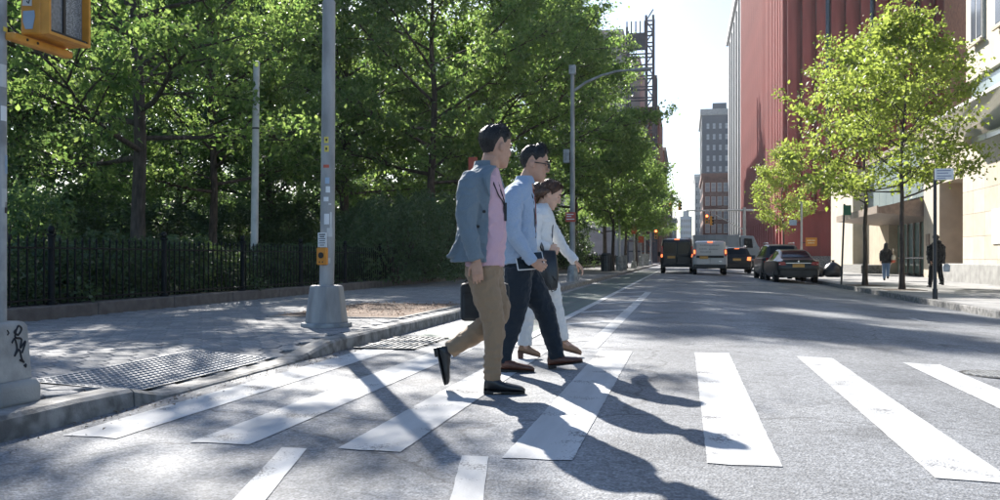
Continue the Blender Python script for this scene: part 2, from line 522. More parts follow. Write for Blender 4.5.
# kerb stones, each its own piece
kl = struct(MB().box(KERB_L - 0.14, KERB_L - 0.02, -14, 300, -0.1, 0.0).build('curb', M['granite']))
y = -14.0
for n_ in range(60):
    L_ = 2.1 if not 4.4 < y < 8.5 else 0.65
    if y > 100: L_ = 40
    b = MB(); y1 = y + L_ - 0.012
    rings = []
    for k in range(5):
        yy = y + (y1 - y) * k / 4; h = kerb_h(yy) + .003; o = rnd.uniform(-.004, .004)
        rings.append([(KERB_L - 0.18, yy, -0.05), (KERB_L + o + 0.012, yy, -0.05), (KERB_L + o + 0.004, yy, h - 0.02 if h > .05 else h * .5), (KERB_L + o - 0.02, yy, h), (KERB_L - 0.18, yy, h)])
    b.loft(rings); b.build('curbstone', M['granite'], kl)
    y += L_
    if y > 280: break

# tactile plate with domes
tp = thing('tactile_plate', 'grey tactile paving plate with raised domes at the kerb ramp', 'tactile paving', (0, 0, 0))
b = MB()
nxp, nyp = 5, 10
rows = []
for j in range(nyp + 1):
    yy = TACT[2] + (TACT[3] - TACT[2]) * j / nyp
    rows.append([(TACT[0] + (TACT[1] - TACT[0]) * i / nxp, yy, pave_z(TACT[0] + (TACT[1] - TACT[0]) * i / nxp, yy) + 0.008) for i in range(nxp + 1)])
b.loft(rows, caps=False, closed=False)
b.build('plate', mat('tactile', (0.26, 0.27, 0.285), 0.75, 0.15, 12), tp)
b = MB()
xx = TACT[0] + .05
while xx < TACT[1] - .02:
    yy = TACT[2] + .05
    while yy < TACT[3] - .02:
        z = pave_z(xx, yy) + 0.007
        lo = [(xx + .021 * math.cos(q), yy + .021 * math.sin(q), z) for q in [math.pi / 4 * k for k in range(8)]]
        hi = [(xx + .013 * math.cos(q), yy + .013 * math.sin(q), z + .009) for q in [math.pi / 4 * k for k in range(8)]]
        b.loft([lo, hi]); yy += .06
    xx += .06
tag(b.build('dome', mat('tactile_dome', (0.20, 0.21, 0.225), 0.7, 0.15, 12), tp), kind='stuff')

# litter and grit lying in the gutter
b = MB()
for k in range(1500):
    yy = 1 + 40 * rnd.random() ** 1.6; xx = KERB_L + .03 + abs(rnd.gauss(0, .10)); a = rnd.uniform(0, 6.28); s = rnd.uniform(.006, .026); z = road_z(xx) + .004
    b.add([(xx, yy, z), (xx + s * math.cos(a), yy + s * math.sin(a), z + rnd.uniform(0, .012)), (xx + s * math.cos(a + 1.1), yy + s * math.sin(a + 1.1), z + rnd.uniform(0, .01))], [(0, 1, 2)])
tag(b.build('gutter_litter', mat('gutter_litter', (.16, .12, .085), .95, .5, 30)), 'fine dry litter and grit lying in the gutter', 'litter', kind='stuff')

# earth pit in the pavement with a timber-coloured rim
pit = thing('tree_pit', 'brown earth tree pit with litter cut into the pavement', 'tree pit', (0, 0, 0))
b = MB(); n = 24; rows = []
for j in range(n + 1):
    rows.append([(TREE_PIT[0] + (TREE_PIT[1] - TREE_PIT[0]) * i / 12, TREE_PIT[2] + (TREE_PIT[3] - TREE_PIT[2]) * j / n, SW_L + 0.012 + 0.03 * noise.noise((i * .7, j * .7, 3)) * (0 < i < 12 and 0 < j < n)) for i in range(13)])
b.loft(rows, caps=False, closed=False)
b.build('earth', mat('pit_earth', (0.20, 0.135, 0.095), 0.95, 0.4, 14, 0.9, 40), pit, smooth=True)
for a in ((TREE_PIT[0] - .06, TREE_PIT[0], TREE_PIT[2] - .06, TREE_PIT[3] + .06), (TREE_PIT[1], TREE_PIT[1] + .06, TREE_PIT[2] - .06, TREE_PIT[3] + .06),
          (TREE_PIT[0], TREE_PIT[1], TREE_PIT[2] - .06, TREE_PIT[2]), (TREE_PIT[0], TREE_PIT[1], TREE_PIT[3], TREE_PIT[3] + .06)):
    MB().box(*a, SW_L - .03, SW_L + .014).build('pit_edge', M['granite'], pit)
b = MB()
for k in range(900):
    x, y_ = rnd.uniform(TREE_PIT[0] + .03, TREE_PIT[1] - .03), rnd.uniform(TREE_PIT[2] + .03, TREE_PIT[3] - .03)
    a = rnd.uniform(0, 6.28); s = rnd.uniform(.012, .04); z = SW_L + .03 + rnd.uniform(0, .02)
    b.add([(x, y_, z), (x + s * math.cos(a), y_ + s * math.sin(a), z + rnd.uniform(-.01, .02)), (x + s * math.cos(a + 1), y_ + s * math.sin(a + 1), z + .008)], [(0, 1, 2)])
tag(b.build('dry_leaf', mat('dry_leaf', (0.26, 0.17, 0.11), 0.9, 0.4, 30), pit), kind='stuff')

# drain grate in the gutter
dr = thing('drain_grate', 'dark iron storm drain grate in the gutter behind the crossing', 'drain', (-2.88, 9.05, 0.004))
MB().box(-.3, .3, -.62, .62, -.02, 0.002).build('pit', M['black'], dr)
for k in range(9):
    MB().box(-.275 + k * .066, -.245 + k * .066, -.62, .62, 0.002, 0.012).build('bar', M['grimy'], dr)
for s in (-.62, -.2, .2, .62):
    MB().box(-.32, .32, s - .015, s + .015, 0.003, 0.015).build('frame_bar', M['dark_metal'], dr)

# right pavement ---------------------------------------------------------------
swr = struct(MB().box(KERB_R + .17, 60, 10, 300, -0.6, SW_R - 0.02).build('sidewalk_far', mat('joint_dark', (0.12, 0.118, 0.115), 0.95, 0.2, 20)))
slab_m = [mat('slab_%d' % k, c, 0.85, 0.16, 5, 0.25, 60) for k, c in enumerate(((0.33, 0.325, 0.315), (0.29, 0.287, 0.28), (0.37, 0.365, 0.355)))]
for j in range(52):
    for i in range(4):
        y0 = 10.02 + j * 1.6; x0 = KERB_R + .18 + i * 1.6
        if y0 > 93: continue
        MB().box(x0, x0 + 1.585, y0, y0 + 1.585, SW_R - .03, SW_R + rnd.uniform(-.003, .003)).build('paving_slab', rnd.choice(slab_m), swr)
MB().box(KERB_R + .18, 12.4, 93.3, 300, SW_R - .03, SW_R).build('far_paving', slab_m[0], swr)
kr = struct(MB().box(KERB_R + .02, KERB_R + .14, 10, 300, -0.6, road_z(KERB_R) - .01).build('curb_far', M['granite']))
y = 10.0
while y < 280:
    L_ = 2.4 if y < 100 else 30
    MB().box(KERB_R, KERB_R + .165, y, y + L_ - .012, road_z(KERB_R) - .1, SW_R + .004).build('curbstone', M['granite'], kr, bevel=.015)
    y += L_
# park ground behind the fence
pg = MB(); n = 30; rows = []
for j in range(n + 1):
    rows.append([(FENCE_X - .12 - 90 * (i / 12) ** 2, -20 + 160 * j / n, 0.3 + .1 * noise.noise((i, j * .9, 0)) * (i > 0)) for i in range(13)])
pg.loft(rows, caps=False, closed=False)
struct(pg.build('park_ground', M['grass'], smooth=True))
# ---------------------------------------------------------------- trees and shrubs
def np_mesh(name, V, F4, m, smooth=False):
    me = bpy.data.meshes.new(name)
    V = np.asarray(V, np.float32); F4 = np.asarray(F4, np.int32)
    me.vertices.add(len(V)); me.vertices.foreach_set('co', V.ravel())
    k = F4.shape[1]
    me.loops.add(F4.size); me.loops.foreach_set('vertex_index', F4.ravel())
    me.polygons.add(len(F4)); me.polygons.foreach_set('loop_start', np.arange(0, F4.size, k, dtype=np.int32))
    me.materials.append(m)
    me.update(calc_edges=True)
    if smooth: me.shade_smooth()
    return me

def leaves(rng, P, size, up=0.5, shape=0.62):
    """kite-shaped folded leaves at points P"""
    n = len(P)
    d = rng.normal(size=(n, 3)); d[:, 2] -= 0.25
    d /= np.linalg.norm(d, axis=1, keepdims=True)
    a = rng.normal(size=(n, 3)); a[:, 2] += up * 2.0
    s = np.cross(d, a); s /= np.linalg.norm(s, axis=1, keepdims=True) + 1e-9
    nn = np.cross(s, d)
    L = size * rng.uniform(0.45, 1.4, (n, 1)); W = L * shape * rng.uniform(.8, 1.1, (n, 1))
    v0 = P; v1 = P + d * L * .42 + s * W * .5 + nn * L * .10; v2 = P + d * L - nn * L * .08; v3 = P + d * L * .42 - s * W * .5 + nn * L * .10
    V = np.stack([v0, v1, v2, v3], 1).reshape(-1, 3)
    F = np.arange(4 * n).reshape(n, 4)
    return V, F

def rot_about(v, axis, a):
    return Matrix.Rotation(a, 3, axis) @ v

def tree_data(seed, H, R, base, tr, n_limb, n_leaf, leaf, m_leaf, m_bark, up_el=45, droop=0.0, sub=7, spread=0.17, topr=0.25):
    rng = np.random.default_rng(seed); rd = random.Random(seed)
    W = MB(); anchors = []
    tp = [Vector((0, 0, -.1)), Vector((0, 0, 0.25))]
    for k in range(1, 9):
        z = H * .93 * k / 8
        tp.append(Vector((rd.uniform(-1, 1) * .018 * H * k / 8, rd.uniform(-1, 1) * .018 * H * k / 8, z)))
    def trad(z): return max(tr * (1 - z / (H * 1.0)) ** .85, .015)
    W.tube(tp, [tr * 1.55, tr * 1.12] + [trad(p.z) for p in tp[2:]], 10)
    def trunk_at(z):
        for a, b_ in zip(tp, tp[1:]):
            if a.z <= z <= b_.z: return a.lerp(b_, (z - a.z) / max(b_.z - a.z, 1e-6))
        return tp[-1]
    az = rd.uniform(0, 6)
    for i in range(n_limb):
        k = (i + rd.uniform(-.3, .3)) / (n_limb - 1); k = min(max(k, 0), 1)
        z = base + (H * .9 - base) * k ** 1.05
        az += 2.4 + rd.uniform(-.35, .35)
        prof = R * ((1 - (1 - topr) * k ** 1.7)) * (.75 + .25 * min(1, k * 4)) * rd.uniform(.72, 1.15)
        el = math.radians(10 + up_el * .8 * k + rd.uniform(-10, 14))
        p = trunk_at(z).copy(); d = Vector((math.cos(az) * math.cos(el), math.sin(az) * math.cos(el), math.sin(el)))
        pts = [p.copy()]; step = prof / 6
        for q in range(6):
            d = (d + Vector((rd.uniform(-.16, .16), rd.uniform(-.16, .16), rd.uniform(-.08, .14) - droop * q * .05))).normalized()
            p = p + d * step; pts.append(p.copy())
        r0 = min(trad(z) * .55, .012 + prof * .014)
        W.tube(pts, [r0 * (1 - .8 * q / 6) for q in range(7)], 6, caps=False)
        for j in range(sub):
            t = .22 + .78 * (j + rd.random()) / sub
            fi = min(int(t * 6), 5); p0 = pts[fi].lerp(pts[fi + 1], t * 6 - fi)
            dd = (pts[fi + 1] - pts[fi]).normalized()
            side = dd.cross(Vector((0, 0, 1))).normalized() * (1 if j % 2 else -1)
            sd = (dd * rd.uniform(.4, 1.0) + side * rd.uniform(.5, 1.0) + Vector((0, 0, rd.uniform(-.35, .45)))).normalized()
            L_ = prof * rd.uniform(.22, .42) * (1.15 - .4 * t) + .25
            sp = [p0]
            for q in range(3):
                sd = (sd + Vector((rd.uniform(-.2, .2), rd.uniform(-.2, .2), rd.uniform(-.15, .15) - droop * .1))).normalized()
                sp.append(sp[-1] + sd * L_ / 3)
            W.tube(sp, [r0 * .42, r0 * .32, r0 * .22, r0 * .08], 4, caps=False)
            for w in range(5):
                tw = .2 + .8 * (w + rd.random()) / 5
                fq = min(int(tw * 3), 2); pw = sp[fq].lerp(sp[fq + 1], tw * 3 - fq)
                td = (sd * .6 + Vector((rd.uniform(-1, 1), rd.uniform(-1, 1), rd.uniform(-.5, .6)))).normalized()
                lt = rd.uniform(.3, .75) * (.5 + .12 * R)
                e = pw + td * lt
                W.tube([pw, e], [r0 * .12 + .002, .002], 3, caps=False)
                wgt = rd.uniform(.3, 1.6)
                for s in range(5):
                    anchors.append((*pw.lerp(e, .15 + .85 * s / 4), wgt))
    A = np.array(anchors)
    pr = A[:, 3] / A[:, 3].sum()
    idx = rng.choice(len(A), n_leaf, p=pr)
    P = A[idx, :3] + rng.normal(size=(n_leaf, 3)) * np.array([spread, spread, spread * .62]) * rng.uniform(.4, 1.5, (n_leaf, 1))
    V, F = leaves(rng, P, leaf)
    tm = W.mesh('trunk', m_bark, smooth=60)
    cm = np_mesh('crown', V, F, m_leaf)
    return tm, cm

def plant_tree(data, x, y, z, label, rot=0.0, s=1.0, group=None, name='park_tree', lean=0):
    t = thing(name, label, 'tree', (x, y, z), rot, group)
    t.scale = (s, s, s)
    if lean: t.rotation_euler[1] = lean
    inst('trunk', data[0], t); inst('crown', data[1], t)
    return t

oakA = tree_data(11, 12.5, 5.2, 2.6, .155, 30, 38000, .125, M['leaf_park'], M['bark'], 55, sub=8)
oakB = tree_data(12, 13.0, 5.0, 3.0, .16, 28, 42000, .15, M['leaf_park'], M['bark_red'], 50, sub=8)
oakC = tree_data(13, 17.0, 6.2, 3.5, .26, 34, 52000, .19, M['leaf_park'], M['bark'], 50, sub=9, spread=.22)
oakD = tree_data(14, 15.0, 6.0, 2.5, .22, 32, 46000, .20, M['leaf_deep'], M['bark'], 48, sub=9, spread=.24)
strA = tree_data(21, 8.7, 3.3, 2.9, .085, 22, 11500, .15, M['leaf_street'], M['bark'], 62, sub=7, spread=.15, topr=.3)
strB = tree_data(22, 8.2, 2.6, 3.1, .08, 18, 11000, .135, M['leaf_street'], M['bark'], 62, sub=7, spread=.15, topr=.35)
strC = tree_data(23, 9.5, 3.6, 2.6, .12, 22, 24000, .17, M['leaf_park'], M['bark'], 55, sub=7, spread=.2, topr=.4)

PG = .3
PT = [  # data, u, distance, label, rotation, scale
    (oakA, 138, 19.5, 'tall park tree with straight dark trunk and wide level branches, left of the slim pole', 0.4, 1.06),
    (oakB, 213, 29.5, 'park tree with reddish trunk just left of the slim pole', 1.9, .92),
    (oakC, 345, 41.0, 'park tree whose dark trunk shows just right of the metal pole with the orange button', 2.7, .95),
    (oakB, 432, 36.0, 'park tree with slanting branch behind the man in the grey blazer', 4.1, 1.2),
    (oakC, 492, 44.0, 'large dense park tree rising over the three walkers', 0.9, 1.0),
    (oakC, 548, 53.0, 'large park tree filling the view left of the street lamp', 3.6, 1.08),
    (oakC, 574, 63.0, 'tallest park tree behind the curved street lamp arm', 5.2, 1.1),
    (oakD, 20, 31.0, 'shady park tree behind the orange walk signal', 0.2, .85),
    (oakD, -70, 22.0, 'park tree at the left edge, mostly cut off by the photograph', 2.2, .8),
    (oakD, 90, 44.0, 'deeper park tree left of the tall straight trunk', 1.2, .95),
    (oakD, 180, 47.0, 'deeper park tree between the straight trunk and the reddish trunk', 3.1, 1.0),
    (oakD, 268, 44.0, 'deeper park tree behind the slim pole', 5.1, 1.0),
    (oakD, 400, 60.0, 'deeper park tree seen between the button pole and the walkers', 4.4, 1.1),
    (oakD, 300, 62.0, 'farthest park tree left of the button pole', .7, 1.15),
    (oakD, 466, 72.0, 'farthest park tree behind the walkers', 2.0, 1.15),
    (oakC, 605, 84.0, 'park tree whose crown edge meets the sky beside the scaffold tower', 1.5, .82),
]
for dt, u, d, lab, rz, s in PT:
    x, y = xy(u, d)
    plant_tree(dt, x, y, PG - .05, lab, rz, s, 'park trees behind the fence')
for k, (yy, lab, rz, s) in enumerate(((57, 'nearest small kerbside tree right of the street lamp', .3, .98), (70, 'second small kerbside tree beyond the street lamp', 2.1, 1.08), (86, 'third kerbside tree overhanging the bicycle lane', 4.0, 1.1), (108, 'farthest kerbside tree, next to the yellow traffic lights', 5.0, 1.1))):
    plant_tree(strC, -4.4, yy, SW_L, lab, rz, s, 'kerbside trees on the park side', 'street_tree')
# across the street
for dt, u, d, lab, rz, s in ((strA, 865, 32.5, 'slim bright green street tree in front of the tan wall, middle of the three', 3.9, 1.02),
                             (strA, 902, 28.0, 'largest bright green street tree, nearest on the far pavement', 2.2, .98),
                             (strB, 783, 60.0, 'small bright green street tree beyond the parked cars', 3.3, .98)):
    x, y = xy(u, d)
    plant_tree(dt, x, y, SW_R, lab, rz, s, 'street trees on the far pavement', 'street_tree')
    pp = thing('tree_bed', 'dark earth bed round the foot of ' + {32.5: 'the middle', 28.0: 'the nearest', 60.0: 'the farthest'}[d] + ' far street tree', 'tree pit', (x, y, SW_R))
    MB().box(-.55, .55, -.8, .8, -.02, .012).build('earth', M['soil'], pp)
# shrubs and low planting behind the fence
def shrub_data(seed, n, leaf, R, H, m):
    rng = np.random.default_rng(seed)
    a = rng.uniform(0, 2 * np.pi, n); rr = np.sqrt(rng.uniform(0, 1, n)); zz = rng.uniform(0, 1, n)
    bump = 1 + .25 * np.sin(3 * a + seed) + .15 * np.sin(7 * a + 2 * seed) + .2 * np.sin(9 * zz + 4 * a)
    prof = np.sqrt(np.clip(1 - (zz * .95) ** 2.5, 0, 1))
    P = np.stack([np.cos(a) * (.55 + .45 * rr) * R * prof * bump, np.sin(a) * (.55 + .45 * rr) * R * prof * bump, zz * H * (1 + .12 * np.sin(5 * a + seed))], 1)
    V, F = leaves(rng, P, leaf, .6)
    cm = np_mesh('foliage', V, F, m)
    rd = random.Random(seed); W = MB()
    for k in range(7):
        q = rd.uniform(0, 6.28); p = [Vector((.05 * math.cos(q), .05 * math.sin(q), -.1))]
        for s in range(3): p.append(p[-1] + Vector((math.cos(q) * R * .2, math.sin(q) * R * .2, H * .26)))
        W.tube(p, [.03, .022, .015, .008], 5)
    return W.mesh('stem', M['bark'], True), cm
shA = shrub_data(31, 5200, .085, .95, 1.15, M['leaf_shrub'])
shB = shrub_data(32, 9000, .105, 1.5, 2.3, M['leaf_shrub'])
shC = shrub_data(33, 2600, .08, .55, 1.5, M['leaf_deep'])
rs = random.Random(9)
nm = 0
yy = 7.5
while yy < 46:
    t = thing('shrub', 'low dark green shrub growing close behind the iron fence', 'shrub', (FENCE_X - 1.05 + rs.uniform(-.15, .2), yy, PG), rs.uniform(0, 6), 'low shrubs along the fence')
    s = rs.uniform(.72, 1.0); t.scale = (s * 1.05, s * 1.15, s * rs.uniform(.72, .95))
    inst('stem', shA[0], t); inst('foliage', shA[1], t)
    yy += 1.35 if yy < 25 else 1.9
for u, d, s in ((395, 25, .95), (430, 28, 1.05), (372, 30, 1.0), (455, 33, 1.1), (350, 33, .9), (480, 38, 1.2), (412, 36, 1.15), (505, 44, 1.3), (530, 52, 1.4), (555, 62, 1.5)):
    x, y = xy(u, d)
    t = thing('tall_shrub', 'tall rounded dark evergreen shrub behind the fence between button pole and walkers', 'shrub', (x, y, PG), rs.uniform(0, 6), 'tall evergreen shrubs in the park')
    t.scale = (s, s, s); inst('stem', shB[0], t); inst('foliage', shB[1], t)
for u, d, s in ((0, 27, 1.0), (45, 33, 1.1), (110, 36, 1.15), (165, 38, 1.2), (235, 40, 1.2), (280, 52, 1.2), (310, 42, 1.25), (20, 45, 1.4), (130, 55, 1.6), (200, 60, 1.7), (260, 66, 1.8), (340, 60, 1.6), (70, 60, 1.7)):
    x, y = xy(u, d)
    t = thing('tall_shrub', 'broad dark shrub deep in the shade between the park tree trunks', 'shrub', (x, y, PG), rs.uniform(0, 6), 'shrubs deep in the park')
    t.scale = (s * 1.3, s * 1.3, s); inst('stem', shB[0], t); inst('foliage', shB[1], t)
for u in range(-60, 560, 42):
    x, y = xy(u, 84 + rs.uniform(-6, 6)); s = rs.uniform(2.6, 3.6)
    t = thing('tall_shrub', 'far dark evergreen mass closing the view under the park tree crowns', 'shrub', (x, y, PG), rs.uniform(0, 6), 'evergreens closing the far side of the park')
    t.scale = (s * 1.15, s * 1.15, s); inst('stem', shB[0], t); inst('foliage', shB[1], t)
for u, d, s, lab in ((18, 13.4, 1.05, 'upright pale leafy bush behind the fence beside the graffiti pole base, left one'), (36, 14.0, 1.1, 'upright pale leafy bush behind the fence, right one by the fence post')):
    x, y = xy(u, d)
    t = thing('young_bush', lab, 'shrub', (x, y, PG), s, 'upright bushes at the left')
    t.scale = (s, s, s); inst('stem', shC[0], t); inst('foliage', shC[1], t)
# ---------------------------------------------------------------- fence
fen = thing('park_fence', 'black iron picket fence on a low stone base along the park', 'fence', (FENCE_X, 0, SW_L))
ZB, ZT = 0.24, 1.02
y = -6.0
while y < 120:
    L_ = 1.9 if y < 60 else 20
    MB().box(-.16, .16, y, y + L_ - .01, -.2, .17 + rnd.uniform(-.006, .006)).build('plinth_stone', M['plinth'], fen, bevel=.02)
    y += L_
for z in (ZB, ZT - .11):
    MB().box(-.022, .022, -6, 120, z - .011, z + .011).build('rail', M['iron'], fen)
b = MB().box(-.009, .009, -.009, .009, ZB - .05, ZT - .03)
b.tube([(0, 0, ZT - .04), (0, 0, ZT - .01), (0, 0, ZT + .05)], [.008, .019, .002], 6)
pick = b.mesh('picket', M['iron'])
ys = [2.0 + .152 * k for k in range(300)]
for yv in ys:
    o_ = inst('picket', pick, fen, (rnd.uniform(-.002, .002), yv, rnd.uniform(-.003, .003)))
b = MB(); yv = ys[-1] + .152
while yv < 119:
    b.box(-.009, .009, yv - .009, yv + .009, ZB - .05, ZT + .02); yv += .152
tag(b.build('far_pickets', M['iron'], fen), kind='stuff')
b = MB().tube([(0, 0, .15), (0, 0, .20), (0, 0, .22), (0, 0, ZT + .04), (0, 0, ZT + .05), (0, 0, ZT + .08)], [.07, .07, .042, .042, .06, .06], 12)
b.ell((0, 0, ZT + .13), (.045, 0, 0), (0, .045, 0), (0, 0, .055), 10, 7)
post = b.mesh('fence_post', M['iron'], True)
yv = 2.55
while yv < 110:
    inst('fence_post', post, fen, (0, yv, 0)); yv += 2.6

# ---------------------------------------------------------------- near signal pole (left edge)
sp = thing('signal_pole', 'thin grey signal pole at the left edge on a concrete base with black graffiti', 'pole', (-3.6, 4.17, SW_L))
b = MB()
b.loft([[(sx * a, sy * a, z) for sx, sy in ((-1, -1), (1, -1), (1, 1), (-1, 1))] for a, z in ((.155, 0), (.155, .10), (.135, .13))])
b.build('plinth', M['concrete'], sp, bevel=.015)
b = MB().loft([[(sx * a, sy * a, z) for sx, sy in ((-1, -1), (1, -1), (1, 1), (-1, 1))] for a, z in ((.125, .12), (.108, .42), (.09, .44))])
b.build('base_block', mat('base_block', (0.36, 0.35, 0.33), .85, .2, 8, .25, 50), sp, bevel=.012)
MB().tube([(0, 0, .4), (0, 0, 4.2)], .052, 16).build('post', M['grimy'], sp, smooth=True)
b = MB()
def scrawl(pts, z0, w=.006):
    q = []
    for yy_, zz in catmull(pts, len(pts) * 6):
        q.append((.1255 - (zz - .12) / .3 * .017 + .0015, yy_, zz))
    b.tube(q, w, 4)
scrawl([(.02, .40), (.0, .385), (.03, .37), (.055, .40), (.03, .415), (.005, .36), (.05, .345), (.04, .30), (.08, .33), (.05, .27)], 0)
scrawl([(-.02, .33), (.0, .35), (.015, .30), (-.005, .26), (.03, .29), (.045, .24), (.06, .22), (.03, .235)], 0)
scrawl([(.06, .20), (.075, .205), (.07, .19)], 0)
scrawl([(-.05, .40), (-.04, .385), (-.05, .375)], 0, .004)
b.build('graffiti', M['ink'], sp)
for z, m_, h in ((1.05, 'ink', .03), (1.28, 'blue_sign', .05), (1.55, 'white', .04), (1.1, 'offwhite', .05), (1.75, 'offwhite', .06), (2.0, 'yellow_mark', .012)):
    q0 = rnd.uniform(-1.2, .3)
    MB().loft([[(.0535 * math.cos(q0 + k * .2), .0535 * math.sin(q0 + k * .2), z + s) for k in range(5)] for s in (-h, h)], False, False).build('sticker', M[m_], sp)
ps = thing('walk_signal', 'orange pedestrian signal box on a bracket at the top left corner', 'traffic light', (-3.485, 4.475, 2.12))
MB().box(-.075, .055, -.175, .175, 0, .40).build('housing', M['signal_yellow'], ps, bevel=.012)
b = MB()
for a in ((-.175, -.158, 0.0, .40), (.158, .175, 0.0, .40), (-.158, .158, 0, .017), (-.158, .158, .383, .40)):
    b.box(.056, .105, a[0], a[1], a[2], a[3])
b.build('visor_frame', M['signal_yellow'], ps)
MB().box(.057, .062, -.156, .156, .019, .381).build('screen', mat('led_screen', (.20, .205, .21), .4, .25, 60), ps)
b = MB()
b.box(.063, .07, -.012, .008, .02, .38)
b.box(.063, .098, -.156, .156, .0185, .03)  # black strip paints in the shade at the bottom inside the visor
b.build('divider_and_visor_shade', M['black'], ps)
b = MB()
rd_ = random.Random(3)
for j in range(34):
    for i in range(14):
        if rd_.random() < .55: b.box(.0625, .0635, .012 + i * .0098, .018 + i * .0098, .05 + j * .0095, .055 + j * .0095)
tag(b.build('led_dots', mat('led_dot', (.45, .46, .46), .3, .1, 9), ps), kind='stuff')
MB().prism([(-.055, .13), (.015, .13), (.02, .1), (.005, .03), (-.04, .03), (-.055, .07)], 'y', -.1785, -.1765).build('sticker', M['blue_sign'], ps)
MB().prism([(-.06, .16), (.0, .155), (.0, .20), (-.055, .2)], 'y', -.1785, -.1765).build('sticker', M['offwhite'], ps)
MB().tube([(-.03, -.1785, .182), (-.02, -.1785, .17), (-.012, -.1785, .19), (-.022, -.1785, .192)], .004, 4).build('scribble', M['ink'], ps)
MB().obox((-.04, -.06, -.035), (.03, 0, 0), (0, .24, 0), (0, 0, .022)).build('bracket', M['signal_yellow'], ps, bevel=.012)
for yb in (-.2, -.12):
    MB().tube([(-.009, yb, -.035), (-.006, yb, -.035)], .008, 8).build('bolt', M['black'], ps)

# ---------------------------------------------------------------- button pole
bx_, by_ = xy(326.5, 10.25)
bp_ = thing('signal_post', 'stickered grey metal post on a tapered steel base beside the crossing', 'pole', (bx_, by_, SW_L))
def ring8(a, z, n=8, ph=math.pi / 8):
    return [(a * math.cos(2 * math.pi * k / n + ph), a * math.sin(2 * math.pi * k / n + ph), z) for k in range(n)]
MB().loft([ring8(.29, 0, 12), ring8(.285, .045, 12), ring8(.26, .05, 12)]).build('foot_plate', M['grimy'], bp_, bevel=.008)
MB().loft([ring8(.245, .045), ring8(.19, .45), ring8(.175, .47)]).build('base', M['galv'], bp_, bevel=.012)
MB().tube([(0, 0, .44), (.012, 0, .9), (.03, 0.0, 3.68)], [.083, .082, .072], 20).build('shaft', M['galv'], bp_, smooth=True)
MB().ell((.03, 0, 3.68), (.074, 0, 0), (0, .074, 0), (0, 0, .05)).build('cap', M['galv'], bp_, smooth=True)
camdir = math.atan2(-by_, -bx_)
def on_post(name, z0, z1, a0, a1, m_, rr_=.0855):
    sh = lambda z: .012 + (z - .9) * .0067
    rad = lambda z: .0825 - (z - .9) * .0036 + .0012
    MB().loft([[(sh(z) + rad(z) * math.cos(camdir + a0 + (a1 - a0) * k / 6), rad(z) * math.sin(camdir + a0 + (a1 - a0) * k / 6), z) for k in range(7)] for z in (z0, z1)], False, False).build(name, m_ if not isinstance(m_, str) else M[m_], bp_)
for z0, z1, a0, a1, m_ in ((1.98, 2.05, -.55, .1, 'yellow_mark'), (2.08, 2.15, -.6, .05, 'yellow_mark'), (1.80, 1.835, -.7, .15, 'red_sign'), (1.62, 1.69, -.4, .2, 'blue_sign'),
                           (1.52, 1.59, -.3, .3, 'white'), (1.42, 1.47, -.6, .1, 'white'), (1.38, 1.40, .1, .5, 'offwhite'), (1.16, 1.28, -.5, .2, 'white'), (1.1, 1.3, .3, .6, 'offwhite'), (1.02, 1.12, -.1, .7, 'offwhite')):
    on_post('sticker', z0, z1, a0, a1, m_)
for z in (2.015, 2.115):
    on_post('sticker_mark', z - .014, z + .014, -.38, -.12, M['ink'], .087)
on_post('scuff', .72, .78, -.3, .4, 'offwhite')
pbx = thing('push_button', 'orange push button box with a white instruction plate on the post', 'button box', (bx_ + .0, by_, SW_L))
cd = Vector((math.cos(camdir - .55), math.sin(camdir - .55), 0)); sd_ = Vector((-cd.y, cd.x, 0))
c0 = Vector((.01, 0, 0)) + cd * .105
MB().obox(c0 + Vector((0, 0, .80)), cd * .028, sd_ * .062, Vector((0, 0, .098))).build('box', M['orange'], pbx, bevel=.012)
MB().obox(c0 + Vector((0, 0, .985)), cd * .006, sd_ * .055, Vector((0, 0, .082))).build('plate', M['white'], pbx)
b = MB()
for k, (w, h) in enumerate(((.04, .006), (.03, .006), (.042, .004), (.036, .004), (.042, .004), (.03, .004))):
    b.obox(c0 + cd * .0075 + Vector((0, 0, 1.045 - k * .024)), cd * .001, sd_ * w, Vector((0, 0, h)))
b.build('lettering', M['ink'], pbx)
MB().tube([c0 + cd * .02 + Vector((0, 0, .81)), c0 + cd * .036 + Vector((0, 0, .81))], .034, 16).build('button', M['black'], pbx)
b = MB()
for s in (-1, 1): b.obox(c0 + cd * .030 + sd_ * .02 * s + Vector((0, 0, .735)), cd * .001, sd_ * .008, Vector((0, 0, .008)))
b.build('screw', M['ink'], pbx)

# slim pole behind the fence
x, y = xy(254, 19.6)
pl = thing('lamp_pole', 'slim cream pole without a lamp standing just behind the fence', 'pole', (x, y, PG))
MB().tube([(0, 0, -.1), (0, 0, .25), (0, 0, .27)], [.14, .13, .09], 14).build('base', M['galv'], pl, smooth=True)
MB().tube([(0, 0, .2), (.06, 0, 4.86)], [.085, .07], 14).build('shaft', mat('cream_metal', (.5, .49, .45), .55, .12, 6), pl, smooth=True)
MB().ell((.06, 0, 4.86), (.072, 0, 0), (0, .072, 0), (0, 0, .03)).build('cap', M['galv'], pl)
MB().tube([(.042, 0, 3.4), (.042, 0, 3.44)], .08, 14).build('band', M['dark_metal'], pl)

